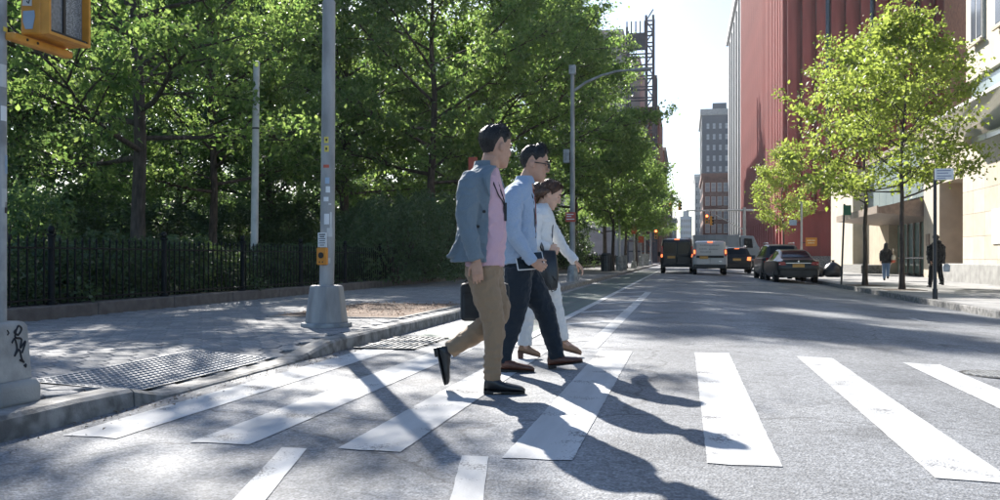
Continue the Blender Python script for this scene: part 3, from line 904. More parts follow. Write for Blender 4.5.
# ---------------------------------------------------------------- street lamp with curved arm
x, y = xy(572.5, 30)
sl_ = thing('street_lamp', 'tall grey street lamp with a long curved arm reaching over the road', 'street lamp', (x, y, SW_L))
MB().loft([ring8(.22, 0), ring8(.2, .06), ring8(.165, .48), ring8(.12, .52)]).build('base', M['grimy'], sl_, bevel=.01)
MB().tube([(0, 0, .5), (.0, 0, 6.95)], [.095, .065], 14).build('shaft', M['galv'], sl_, smooth=True)
arm = [Vector((.05, 0, 6.35)), Vector((.45, 0, 6.62)), Vector((.95, 0, 6.82)), Vector((1.5, 0, 6.95)), Vector((2.0, 0, 6.97))]
MB().tube(arm, [.05, .045, .04, .035, .03], 10).build('arm', M['galv'], sl_, smooth=True)
MB().loft([[(xx, yy * w, 6.95 + h * zz) for yy, zz in ((-1, 0), (-.7, 1), (.7, 1), (1, 0), (.7, -.6), (-.7, -.6))] for xx, w, h in ((1.92, .05, .04), (2.05, .1, .06), (2.45, .13, .07), (2.6, .06, .03))]).build('lamp_head', M['galv'], sl_, smooth=True)
MB().box(-.11, .11, -.1, .1, 6.9, 7.2).build('top_box', M['grimy'], sl_, bevel=.01)
tb = thing('equipment_box', 'small grey box fixed high on the street lamp', 'box', (x, y, SW_L))
MB().box(-.30, -.10, -.11, .11, 3.95, 4.4).build('case', M['grimy'], tb, bevel=.015)
MB().box(-.12, -.08, -.03, .03, 4.05, 4.3).build('clamp', M['dark_metal'], tb)
rsn = thing('parking_sign', 'small red and white parking sign on the street lamp', 'sign', (x, y, SW_L))
MB().box(-.22, .12, -.13, -.115, 1.98, 2.30).build('panel', M['red_sign'], rsn)
b = MB()
for z, a, c in ((2.23, -.18, .05), (2.16, -.18, -.02), (2.07, -.18, .08)):
    b.box(a, c, -.1325, -.1305, z - .015, z + .015)
b.build('lettering', M['white'], rsn)
rs2 = thing('parking_sign', 'small red sign glimpsed behind the shoulder of the man in the blazer', 'sign', (*xy(473, 25), PG))
MB().tube([(0, 0.02, -.1), (0, 0.02, 3.45)], .025, 8).build('post', M['dark_metal'], rs2)
MB().box(-.13, .13, -.02, -.008, 3.0, 3.4).build('panel', M['red_sign'], rs2)

# ---------------------------------------------------------------- far left pavement furniture
x, y = xy(610, 50)
lb = thing('litter_bin', 'round dark litter bin standing on the pavement past the street lamp', 'bin', (x - .2, y, SW_L))
b = MB()
for k in range(20):
    q = 2 * math.pi * k / 20
    b.obox((.29 * math.cos(q), .29 * math.sin(q), .5), (.012 * math.cos(q), .012 * math.sin(q), 0), (-.028 * math.sin(q), .028 * math.cos(q), 0), (0, 0, .46))
b.build('slat_cage', M['dark_metal'], lb)
MB().tube([(0, 0, .04), (0, 0, .9)], .265, 16).build('liner', M['grimy'], lb)
MB().tube([(0, 0, .9), (0, 0, .96), (0, 0, 1.05), (0, 0, 1.06)], [.31, .31, .24, .1], 16).build('lid', M['dark_metal'], lb)
def small_pole(u, d, h, label, base=.45, head=None, m_='grimy', rr_=.07):
    x, y = xy(u, d)
    if x > KERB_L - .3: x = KERB_L - .45
    t = thing('street_pole', label, 'pole', (x, y, SW_L), 0, 'poles along the far left kerb')
    MB().loft([ring8(.26, 0), ring8(.2, base), ring8(.16, base + .03)]).build('base', M['grimy'], t)
    MB().tube([(0, 0, base), (0, 0, h)], [rr_ * 1.1, rr_ * .85], 10).build('shaft', M['offwhite'] if m_ == 'offwhite' else M[m_], t, smooth=True)
    return t
small_pole(619.5, 56, 4.4, 'pale pole on a block base just past the litter bin', .85, m_='offwhite')
t = small_pole(634, 68, 3.6, 'dark red topped pole beyond the pale one', .5)
MB().box(-.2, .2, -.1, -.08, 2.6, 3.2).build('sign', M['red_sign'], t)
t = small_pole(641, 84, 3.8, 'third pole along the far left kerb, with a red sign', .9)
MB().box(-.25, .25, -.1, -.08, 2.2, 2.8).build('sign', M['red_sign'], t)
t = small_pole(645, 94, 3.0, 'farthest of the kerb poles, next to the grey cabinet', .6)
for u, d, h, w, lab in ((622.5, 57, .95, .55, 'pale utility cabinet beside the block based pole'), (646, 90, 1.2, .7, 'grey utility cabinet farther up the left kerb')):
    x, y = xy(u, d); x = min(x, KERB_L - .5)
    t = thing('utility_cabinet', lab, 'cabinet', (x, y, SW_L))
    MB().box(-w / 2, w / 2, -.2, .2, 0, h).build('case', M['concrete'], t, bevel=.02)
    MB().box(-w / 2 + .04, w / 2 - .04, -.215, -.202, .06, h - .06).build('door', M['grimy'], t)
    MB().box(w / 2 - .12, w / 2 - .09, -.23, -.216, h * .45, h * .6).build('handle', M['dark_metal'], t)

def traffic_light(x, y, z, label, lit, parent=None, yaw=0.0, sc=1.0):
    t = thing('traffic_light', label, 'traffic light', (x, y, z), yaw)
    t.scale = (sc, sc, sc)
    MB().box(-.17, .17, -.12, .12, 0, 1.05).build('housing', M['signal_yellow'], t, bevel=.02)
    for k, nmx in enumerate(('green', 'amber', 'red')):
        zc = .18 + .345 * k
        b = MB().tube([(0, -.13, zc), (0, -.27, zc + .01)], [.13, .135], 14, caps=False); b.build('visor', M['black'], t)
        col = {'green': (.02, .25, .15), 'amber': (.9, .35, .03), 'red': (.8, .03, .02)}[nmx]
        MB().tube([(0, -.12, zc), (0, -.135, zc)], .115, 16).build('lens', emis('lit_' + nmx, {'red': (1, .10, .03)}.get(nmx, col), 6.0) if nmx == lit else mat('lens_' + nmx, tuple(c * .25 for c in col), .3), t)
    return t
# left mast and lights over the road
x, y = -3.75, 105.0
ml = thing('mast_pole', 'tall mast beyond the kerbside trees carrying the left pair of traffic lights', 'pole', (x, y, SW_L))
MB().loft([ring8(.26, 0), ring8(.2, .5), ring8(.13, .55)]).build('base', M['grimy'], ml)
MB().tube([(0, 0, .5), (0, 0, 7.3)], [.12, .08], 12).build('shaft', M['galv'], ml, smooth=True)
MB().tube([(0, 0, 7.1), (2.4, 0, 7.55), (3.4, 0, 7.6)], [.07, .05, .04], 8).build('arm', M['galv'], ml, smooth=True)
traffic_light(x + 2.2, y - .1, 6.35, 'left one of the yellow traffic lights above the van, showing red', 'red')
traffic_light(x + 3.25, y - .1, 6.35, 'right one of the yellow traffic lights above the van, turned aside', None, yaw=1.2)
traffic_light(x + .6, y - .3, 3.1, 'low traffic light on the mast beside the dark van, showing red', 'red')
# right mast with cross arm and guy
x, y = xy(744.5, 82)
mr_ = thing('mast_pole', 'bare grey mast with a T shaped arm behind the box truck', 'pole', (x, y, SW_R))
MB().tube([(0, 0, 0), (0, 0, 5.6)], [.16, .12], 12).build('shaft', M['galv'], mr_, smooth=True)
MB().tube([(-5.2, 0, 5.35), (.9, 0, 5.35)], [.06, .1], 8).build('arm', M['galv'], mr_, smooth=True)
MB().tube([(-3.0, 0, 4.55 + .6), (-.1, 0, 3.6)], .045, 6).build('brace', M['galv'], mr_)
traffic_light(x - 3.35, y - .1, 4.05, 'yellow traffic light hanging in front of the far brick building, showing red', 'red', sc=.8)
traffic_light(x - 2.95, y - .1, 3.9, 'second yellow traffic light in front of the far brick building, turned aside', None, yaw=1.2, sc=.8)

# ---------------------------------------------------------------- right pavement signs
x, y = xy(935, 21.6)
t = thing('sign_post', 'dark post with a white street sign in front of the person in black', 'sign', (x, y, SW_R))
MB().tube([(0, 0, 0), (0, 0, 3.1)], [.045, .038], 10).build('post', M['dark_metal'], t, smooth=True)
MB().tube([(0, 0, 0), (0, 0, .25)], .06, 10).build('sleeve', M['dark_metal'], t)
pn = MB().box(-.02, .40, -.055, -.04, 2.86, 3.13).build('panel', M['white'], t)
b = MB()
for z, a, c in ((3.08, .03, .34), (3.02, .03, .28), (2.95, .03, .35), (2.9, .03, .22)):
    b.box(a, c, -.0575, -.0555, z - .012, z + .012)
tag(b.build('lettering', mat('sign_grey', (.25, .28, .38), .5), pn), kind='stuff')
x, y = xy(843, 33.5)
t = thing('sign_post', 'thin leaning post with a small green sign left of the middle street tree', 'sign', (x, y, SW_R))
MB().tube([(-.06, 0, 0), (.05, 0, 3.0)], .035, 8).build('post', M['dark_metal'], t)
MB().box(.0, .28, -.05, -.04, 2.58, 2.95).build('panel', M['green_sign'], t)
x, y = xy(801.5, 58)
t = thing('sign_post', 'pale post with an orange sign beyond the parked sedan', 'sign', (x, y, SW_R))
MB().tube([(0, 0, 0), (0, 0, 4.6)], .07, 10).build('post', M['offwhite'], t, smooth=True)
MB().box(.25, .95, -.02, .0, 1.75, 2.3).build('panel', M['orange'], t)
MB().box(.06, .27, -.01, .0, 1.95, 2.0).build('bracket', M['dark_metal'], t)
b = MB()
for z, a, c in ((2.12, .34, .84), (1.96, .38, .8)): b.box(a, c, -.024, -.021, z - .04, z + .04)
b.build('lettering', mat('sign_cream', (.75, .55, .3), .5), t)
MB().box(-.75, -.3, -.02, .0, 3.1, 3.45).build('upper_panel', M['blue_sign'], t)
MB().box(-.32, -.06, -.01, .0, 3.25, 3.3).build('bracket', M['dark_metal'], t)
x, y = xy(833, 47)
for k, (dx, dy, s, lab) in enumerate(((0, 0, 1.0, 'larger black rubbish sack by the red building, on the right'), (-.75, .1, .8, 'smaller black rubbish sack, on the left by the parked sedan'))):
    b = MB()
    rings = []
    for z, r_ in ((0, .3), (.05, .42), (.2, .5), (.4, .48), (.6, .36), (.75, .16), (.8, .05), (.88, .1)):
        rings.append([(r_ * s * math.cos(2 * math.pi * q / 18) * (1 + .13 * noise.noise((math.cos(q) * 2, z * 5, k + 3.0))), r_ * s * math.sin(2 * math.pi * q / 18) * (1 + .13 * noise.noise((q * .7, z * 6, k))), z * s) for q in range(18)])
    b.loft(rings)
    o = b.build('rubbish_sack', mat('sack', (.02, .022, .026), .3, .3, 7, .8, 9), None, True, (x + dx, y + dy, SW_R))
    tag(o, lab, 'rubbish bag', 'rubbish sacks')
# ---------------------------------------------------------------- buildings
def facade_windows(parent, x0, x1, y, z0, z1, nx, nz, wf, hf, pane_m, frame_m, axis='x', out=-1):
    """grid of framed windows on a face; axis 'x': face runs along x at fixed y; axis 'y': runs along y at fixed x"""
    px, pz = (x1 - x0) / nx, (z1 - z0) / nz
    w, h = px * wf / 2, pz * hf / 2
    t = .12
    if axis == 'x':
        b = MB(); b.box(-w - .12, w + .12, 0, out * t, -h - .12, -h); b.box(-w - .12, w + .12, 0, out * t, h, h + .12); b.box(-w - .12, -w, 0, out * t, -h, h); b.box(w, w + .12, 0, out * t, -h, h); b.box(-w, w, 0, out * t * .6, -.05, .05)
        p = MB().box(-w, w, 0, out * .04, -h, h)
    else:
        b = MB(); b.box(0, out * t, -w - .12, w + .12, -h - .12, -h); b.box(0, out * t, -w - .12, w + .12, h, h + .12); b.box(0, out * t, -w - .12, -w, -h, h); b.box(0, out * t, w, w + .12, -h, h); b.box(0, out * t * .6, -w, w, -.05, .05)
        p = MB().box(0, out * .04, -w, w, -h, h)
    fm, pm = b.mesh('window', frame_m), p.mesh('pane', pane_m)
    for i in range(nx):
        for j in range(nz):
            c = x0 + (i + .5) * px; z = z0 + (j + .5) * pz
            o = inst('window', fm, parent, (c, y, z) if axis == 'x' else (y, c, z))
            inst('pane', pm, o)

red = mat('red_sandstone', (0.29, 0.06, 0.052), .85, .18, 1.2, .2, 30, stretch=(1, 1, .2))
red2 = mat('red_sandstone_fin', (0.33, 0.072, 0.06), .85, .2, 1.0, .2, 30, stretch=(1, 1, .15))
darkp = glass_mat('dark_pane', (.03, .035, .04), .1)
skyp = glass_mat('bright_pane', (.32, .36, .40), .12)
# red library tower
rb = thing('red_tower', 'very tall red sandstone block with close vertical fins across the street', 'building', (0, 0, SW_R))
RX, RY, RX2, RY2, RH = 11.2, 103.0, 52.0, 178.0, 62.0
MB().box(RX, RX2, RY, RY2, -.4, RH).build('wall', red, rb)
finm = MB().box(-.45, .45, -1.0, 0, 0, RH - 6).mesh('fin', red2)
finy = MB().box(-.62, 0, -.28, .28, 0, RH - 6).mesh('fin', red2)
slit = MB().box(-.32, .32, -.05, 0, 8, RH - 8).mesh('window_strip', darkp)
slity = MB().box(-.05, 0, -.36, .36, 8, RH - 8).mesh('window_strip', darkp)
x = RX + .3
k = 0
while x < 34:
    inst('fin', finm, rb, (x, RY - .001, 6))
    if k % 3 == 2: inst('window_strip', slit, rb, (x + .75, RY - .002, 0))
    x += 1.5; k += 1
y = RY + .3; k = 0
while y < RY2:
    inst('fin', finy, rb, (RX - .001, y, 6 if k % 2 else 0))
    if k % 2: inst('window_strip', slity, rb, (RX - .002, y + .9, 0))
    y += 1.8; k += 1
MB().box(RX - .7, RX2, RY - .7, RY2, RH - .5, RH + 2).build('cornice', red, rb)
MB().box(RX - .4, 34, RY - .3, RY - .01, 0, 1.2).build('plinth', M['granite'], rb)

# cream stone building on the right
cream = mat('cream_stone', (0.56, 0.49, 0.38), .8, .08, 1.5, .08, 30)
cream2 = mat('cream_stone_dark', (0.47, 0.39, 0.28), .8, .1, 1.5, .08, 30)
panel_m = [mat('cream_panel_%d' % k, c, .8, .07, 2.5, .1, 40) for k, c in enumerate(((.57, .51, .41), (.54, .475, .375), (.60, .54, .44)))]
wood = mat('door_wood', (.22, .11, .05), .6, .25, 6, stretch=(1, 1, .1))
pale_glass = glass_mat('pale_glass', (.35, .42, .42), .08)
grn_glass = glass_mat('green_glass', (.14, .24, .21), .06)
bronze = mat('bronze', (.22, .165, .135), .5, .15, 6, metal=.3)
FX = 12.2
cb = thing('stone_building', 'cream stone building with glass entrance and brown canopy on the right', 'building', (0, 0, SW_R))
MB().box(FX, 40, 20, 43.4, -.2, 5.9).build('base_wall', cream2, cb)
for j in range(6):
    for k in range(8):
        y1 = 43.39 - k * 1.5
        MB().box(FX - .035, FX - .001, y1 - 1.488, y1, j * .985 - .05, (j + 1) * .985 - .062).build('stone_panel', rnd.choice(panel_m), cb)
MB().box(FX + .9, 40, 20, 43.4, 5.9, 8.6).build('upper_band', cream2, cb)
for k in range(12):
    MB().box(FX + .3, FX + .34, 20.1 + k * 1.94, 22.0 + k * 1.94, 5.95, 8.7).build('glass_pane', pale_glass, cb)
MB().box(FX + .1, 40, 20, 43.4, 8.75, 26).build('upper_wall', cream, cb)
for k, yc in enumerate((25, 29.5, 34, 38.5, 41.6)):
    for zc in (11.3, 14.8, 18.3):
        w = MB().box(FX - .02, FX + .09, yc - .75, yc + .75, zc - 1.1, zc + 1.1).build('window', M['offwhite'], cb)
        for s in (-1, 1):
            MB().box(FX - .035, FX - .022, yc + s * .37 - .3, yc + s * .37 + .3, zc - .98, zc + .98).build('pane', darkp, w)
        MB().box(FX - .12, FX - .022, yc - .85, yc + .85, zc - 1.22, zc - 1.1).build('sill', cream2, w)
# glass awning on the tall part
MB().prism([(FX - 1.6, 6.9), (FX + .3, 6.3), (FX + .3, 6.36), (FX - 1.6, 6.96)], 'y', 22, 43.2).build('glass_awning', pale_glass, cb)
MB().box(FX - 1.64, FX - 1.58, 22, 43.2, 6.88, 7.0).build('awning_rail', M['white'], cb)
# banner on the wall
MB().box(FX - .09, FX - .05, 36.6, 39.4, 1.55, 2.95).build('notice_board', M['white'], cb)
# low wall / ramp
MB().box(FX - 1.1, FX - .003, 33, 43.2, -.1, .75).build('ramp_wall', M['concrete'], cb, bevel=.03)
# door recess
MB().box(FX + 1.2, FX + 1.4, 43.4, 46.9, 0, 4.6).build('door_leaf', wood, cb)
MB().box(FX, 40, 43.402, 46.898, 4.6, 7.2).build('lintel', cream, cb)
MB().box(FX + .02, FX + 1.2, 43.4, 43.55, 0, 4.6).build('reveal', wood, cb)
MB().box(FX - .1, 40, 46.9, 49.8, -.2, 7.2).build('pier', cream, cb)
MB().box(FX - .16, FX - .101, 48.6, 49.2, 1.6, 2.2).build('wall_plaque', bronze, cb)
# glazed entrance
for k in range(7):
    y0 = 49.85 + k * 1.42
    MB().box(FX + .8, FX + .85, y0 + .05, y0 + 1.37, .1, 3.1).build('glass_pane', grn_glass, cb)
    MB().box(FX + .72, FX + .9, y0 - .05, y0 + .05, 0, 3.2).build('mullion', bronze, cb)
MB().box(FX + .7, FX + .79, 49.8, 59.8, .95, 1.03).build('push_bar', M['chrome'], cb)
MB().box(FX + 1.4, 40, 49.8, 59.8, 0, 3.6).build('lobby_wall', mat('lobby', (.16, .22, .19), .6), cb)
MB().prism([(FX - 2.3, 3.35), (FX + .9, 3.0), (FX + .9, 4.3), (FX - 2.3, 3.65)], 'y', 49.9, 62.5).build('canopy', bronze, cb)
MB().box(FX - 2.36, FX - 2.28, 49.85, 62.6, 3.33, 3.72).build('canopy_edge', mat('bronze_light', (.3, .24, .2), .5), cb)
for k in range(9):
    for j in range(2):
        MB().box(FX + .5, FX + .55, 49.9 + k * 1.95, 51.78 + k * 1.95, 4.35 + j * 1.6, 5.88 + j * 1.6).build('glass_pane', pale_glass, cb)
MB().box(FX + .9, 40, 49.8, 67.4, 3.6, 7.4).build('back_wall', mat('interior', (.2, .22, .22), .7), cb)
MB().box(FX + .35, 40, 49.7, 67.4, 7.45, 7.8).build('roof_edge', bronze, cb)
MB().box(FX + .3, 40, 59.85, 67.3, -.2, 3.55).build('side_wall', cream2, cb)
MB().box(FX - 1.2, FX + .29, 60.5, 67.2, -.1, .55).build('planter', M['granite'], cb)
MB().box(FX - .5, 40, 67.4, 77, -.2, 7.0).build('end_wall', cream, cb)
MB().box(FX - .6, 40, 67.3, 77.1, 7.0, 7.25).build('coping', cream2, cb)

# orange brick block behind, far right
ob = thing('brick_building', 'orange brick building with ribbon windows glimpsed between red tower and cream building', 'building', (0, 0, SW_R))
brick_o = mat('orange_brick', (.42, .19, .11), .85, .15, 3)
MB().box(25.2, 60, 84, 96, -.2, 44).build('wall', brick_o, ob)
for k in range(10):
    w = MB().box(25.8, 34, 83.9, 83.98, 3 + k * 3.6, 4.9 + k * 3.6).build('window_band', darkp, ob)
    for j in range(5):
        MB().box(26.0 + j * 1.6, 27.3 + j * 1.6, 83.86, 83.895, 3.1 + k * 3.6, 4.8 + k * 3.6).build('pane', skyp, w)

# narrow grey slab beyond the red tower
gb = thing('grey_slab', 'narrow tall grey stone building just left of the red tower', 'building', (0, 0, SW_R))
grey = mat('grey_stone', (.17, .18, .20), .85, .12, .5)
MB().box(12.0, 40, 182, 258, -.2, 60).build('wall', grey, gb)
for k in range(7):
    MB().box(11.7, 11.999, 184 + k * 10.2, 186.5 + k * 10.2, 0, 58).build('pilaster', mat('grey_stone_light', (.17, .18, .19), .85, .1, .5), gb)
MB().box(11.4, 40, 181.6, 258.4, 60, 62).build('cornice', M['offwhite'], gb)
facade_windows(gb, 12.6, 24.6, 181.99, 3, 59, 6, 16, .5, .55, darkp, grey, 'x')

# far dark office block and the brick front before it
ox = lambda u, Y: (lambda t: (Y / (math.cos(YAW) + math.sin(YAW) * t)) * (math.cos(YAW) * t - math.sin(YAW)))((u - 500) / 900)
fb = thing('office_block', 'tall dark blue grey block with pale windows at the far end of the street', 'building', (0, 0, -.1))
dk = mat('blue_grey_wall', (.055, .07, .095), .9, .1, .4)
X0, X1 = ox(702, 330), ox(733, 330)
MB().box(X0, X1 + 8, 330, 372, 0, 52).build('wall', dk, fb)
MB().box(X0 - .6, X1 + 8, 329.4, 372, 52, 54.2).build('cornice', M['concrete'], fb)
facade_windows(fb, X0 + 1, X1 + 1, 329.99, 4, 50, 5, 12, .42, .5, skyp, dk, 'x')
facade_windows(fb, 331, 371, X0 - .01, 4, 50, 8, 12, .42, .5, skyp, M['concrete'], 'y')
MB().box(X0 + 4, X0 + 9, 340, 346, 54.2, 58).build('roof_house', dk, fb)
bb = thing('brick_building', 'brown brick building with rows of pale windows before the dark office block', 'building', (0, 0, -.1))
brn = mat('brown_brick', (.20, .10, .075), .9, .15, 1)
X0, X1 = ox(703, 262), ox(728, 262)
MB().box(X0, X1 + 3, 262, 300, 0, 23.6).build('wall', brn, bb)
MB().box(X0 - .5, X1 + 3, 261.4, 300, 23.6, 25).build('cornice', brn, bb)
facade_windows(bb, X0 + .4, X1 + .2, 261.99, 3.5, 23, 4, 5, .6, .6, skyp, M['offwhite'], 'x')
facade_windows(bb, 263, 299, X0 - .01, 3.5, 23, 8, 5, .5, .6, skyp, M['offwhite'], 'y')
pb = thing('pale_building', 'pale sunlit low building at the very end of the street', 'building', (0, 0, -.1))
X0, X1 = ox(695, 420), ox(704, 420)
MB().box(X0, X1, 420, 460, 0, 38).build('wall', M['concrete'], pb)
MB().box(X0 - .4, X1, 419.6, 460, 38, 39.2).build('cornice', M['offwhite'], pb)
facade_windows(pb, X0 + .3, X1 - .3, 419.99, 3, 36, 3, 9, .4, .55, darkp, M['concrete'], 'x')
hb = thing('hazy_block', 'small hazy grey block closing the far street', 'building', (0, 0, -.1))
X0, X1 = ox(680, 640), ox(692, 640)
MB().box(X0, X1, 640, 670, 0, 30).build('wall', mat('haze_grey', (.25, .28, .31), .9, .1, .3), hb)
MB().box(X0 + 2, X1 - 2, 644, 660, 30, 34).build('roof_house', M['concrete'], hb)
facade_windows(hb, X0 + .5, X1 - .5, 639.99, 4, 29, 5, 6, .5, .5, darkp, M['concrete'], 'x')

# left: stone block with lattice scaffold above the trees
lb_ = thing('stone_block', 'tall beige stone building rising behind the park trees beside the scaffold', 'building', (0, 0, SW_L))
beige = mat('beige_stone', (.40, .38, .35), .85, .12, .6)
X0, X1 = ox(600, 172), ox(640, 172)
MB().box(X0 - 12, X1, 172, 205, -.2, 39).build('wall', beige, lb_)
MB().box(X0 - 12, X1 - 3.2, 173, 205, 39, 44.5).build('upper_wall', beige, lb_)
facade_windows(lb_, X0, X1 - .5, 171.99, 4, 38, 4, 9, .35, .5, darkp, beige, 'x')
MB().box(X1 + .01, X1 + 3.5, 176, 205, -.2, 30).build('side_wing', mat('side_brick', (.2, .11, .08), .9), lb_)
sf = thing('scaffold_tower', 'dark steel lattice scaffold tower against the sky left of the street', 'scaffold', (0, 0, SW_L))
X0, X1 = ox(627, 166), ox(656, 166)
steel = mat('scaffold_steel', (.05, .06, .07), .6, .2, 2)
XM = X0 + (X1 - X0) * .66
for xx, top in ((X0, 43), (XM, 45), (X1 - .5, 45), (X1, 34)):
    for yy in (166, 169):
        MB().box(xx - .2, xx + .2, yy - .2, yy + .2, 0, top).build('upright', steel, sf)
for k in range(22):
    z = 2 + k * 2.0
    x0 = XM if z > 39 else X0
    for yy in (166, 169):
        MB().box(x0, X1 if z < 34 else X1 - .5, yy - .12, yy + .12, z - .13, z + .13).build('ledger', steel, sf)
    MB().tube([(XM, 165.95, z), (X1 - .5, 165.95, z + 2)] if k % 2 else [(X1 - .5, 165.95, z), (XM, 165.95, z + 2)], .12, 4).build('brace', steel, sf)
    if k % 4 == 1 and z < 36:
        MB().box(X0, X1, 165.8, 169.2, z - .25, z - .07).build('deck', mat('scaffold_deck', (.16, .10, .08), .8), sf)
MB().box(X0 - .1, XM - .15, 165.6, 165.75, 38.6, 41.8).build('safety_screen', mat('screen_net', (.025, .04, .06), .8), sf)
for k in range(5):
    MB().tube([(X0 + k * .8, 165.9, 41.8), (X0 + k * .8, 165.9, 44)], .12, 4).build('guard_post', steel, sf)
# low dark blocks along the left of the far street
for k, (u0, u1, Y, h, lab, c) in enumerate(((655, 664, 215, 26, 'dark red brick building at the far left beyond the scaffold', (.16, .08, .06)), (661, 671, 280, 20, 'dark shop building far up the left side of the street', (.10, .10, .11)), (664, 676, 390, 17, 'low grey building at the far left end of the street', (.2, .2, .2)))):
    t = thing('far_building', lab, 'building', (0, 0, SW_L))
    a, c_ = ox(u0, Y), ox(u1, Y)
    MB().box(a - 15, c_, Y, Y + 40, -.2, h).build('wall', mat('far_wall_%d' % k, c, .9, .15, .5), t)
    MB().box(a - 15, c_ + .5, Y - .4, Y + 40, h, h + .8).build('cornice', M['concrete'], t)
    facade_windows(t, a - 6, c_ - .2, Y - .01, 4, h - 1, 5, max(3, int(h / 4)), .45, .5, skyp, M['concrete'], 'x')
    MB().box(a - 6, c_ + 1.5, Y - 1.2, Y - .02, 2.8, 3.6).build('shop_awning', mat('awning_%d' % k, (.04, .05, .07), .8), t)
# ---------------------------------------------------------------- vehicles (local: +y is the front, rear faces the camera)
car_glass = glass_mat('car_glass', (.012, .016, .02), .06)
car_glass.node_tree.nodes['Principled BSDF'].inputs['Specular IOR Level'].default_value = .3
tail_red = mat('tail_red', (.35, .02, .015), .25, .1, 10, coat=.5)
brake = emis('brake_light', (1.0, .20, .06), 1.0)
plate_m = mat('plate', (.62, .36, .10), .5, .1, 20)
def paint(name, c, metal=.3):
    return mat(name, c, .35, .05, 2, coat=.25, metal=metal)

def half_ring(s):
    zb, zm, zs, zt, wl, ws, wt = s
    return [(0, zb), (wl * .86, zb), (wl, zb + .10), (ws, zm), (ws * .985, zs), (ws * .96, zs + .01), (wt, zt - .07), (wt * .86, zt - .012), (0, zt)]

class Car:
    def __init__(s, root, st, y0, m):
        s.root = root
        n = len(st)
        s.st = st
        s.S = st
        rings = []
        for row in st:
            y, pr = row[0], row[1:]
            h = half_ring(pr)
            pts = h + [(-x, z) for x, z in reversed(h[1:-1])]
            rings.append([(x, y, z) for x, z in pts])
        MB().loft(rings).build('body', m, root, smooth=28, bevel=.018)
    def pt(s, a, bq, side=1):
        i = min(int(a), len(s.st) - 2); f = a - i
        row = [p + (q - p) * f for p, q in zip(s.st[i], s.st[i + 1])]
        h = half_ring(row[1:])
        j = min(int(bq), len(h) - 2); g_ = bq - j
        return Vector((side * (h[j][0] + (h[j + 1][0] - h[j][0]) * g_), row[0], h[j][1] + (h[j + 1][1] - h[j][1]) * g_))
    def panel(s, name, a0, a1, b0, b1, m, side=1, off=.008, n=5):
        rows = []
        for i in range(n + 1):
            a = a0 + (a1 - a0) * i / n; r_ = []
            for j in range(n + 1):
                q = b0 + (b1 - b0) * j / n
                p = s.pt(a, q, side)
                e = .02
                nn = (s.pt(a + e, q, side) - s.pt(a - e, q, side)).cross(s.pt(a, q + e, side) - s.pt(a, q - e, side))
                if nn.length > 1e-9: nn.normalize()
                if nn.x * side < 0 and abs(nn.x) > .3: nn = -nn
                elif abs(nn.x) <= .3 and nn.z < 0: nn = -nn
                r_.append(p + nn * off)
            rows.append(r_)
        MB().loft(rows, False, False).build(name, m, s.root, smooth=True)
    def rear_glass(s, name, a0, a1, wfrac, m, off=.01):
        """pane across the car between two stations, on the roof line"""
        rows = []
        for i in range(5):
            a = a0 + (a1 - a0) * i / 4
            e = s.pt(a, 7.0, 1); c = s.pt(a, 8.0, 1) if a < len(s.st) - 1 else s.pt(a - .001, 7.999, 1)
            c = s.pt(a, 7.999, 1)
            rows.append([Vector((e.x * wfrac * k / 4, e.y - off * .8, c.z + (e.z - c.z) * abs(k / 4) ** 2 + off)) for k in range(-4, 5)])
        MB().loft(rows, False, False).build(name, m, s.root, smooth=True)

def wheel(root, x, y, r=.33, w=.21):
    s = 1 if x > 0 else -1
    o = MB().tube([(0, 0, 0), (s * .02, 0, 0), (s * w * .9, 0, 0), (s * w, 0, 0)], [r * .93, r, r, r * .93], 24).build('tyre', M['rubber'], root, smooth=40, loc=(x - s * w, y, r))
    MB().tube([(s * (w - .02), 0, 0), (s * (w + .004), 0, 0)], r * .62, 18).build('rim', M['chrome'], o)
    b = MB()
    for k in range(5):
        q = k * 1.2566
        b.obox((s * (w + .006), .3 * r * math.cos(q), .3 * r * math.sin(q)), (.004, 0, 0), (0, .25 * r * math.cos(q), .25 * r * math.sin(q)), (0, -.05 * math.sin(q), .05 * math.cos(q)))
    b.build('spoke', M['dark_metal'], o)

def lamp(root, pts, y, m, name='tail_light', t=.03):
    MB().prism(pts, 'y', y - t, y + .05).build(name, m, root, bevel=.008)

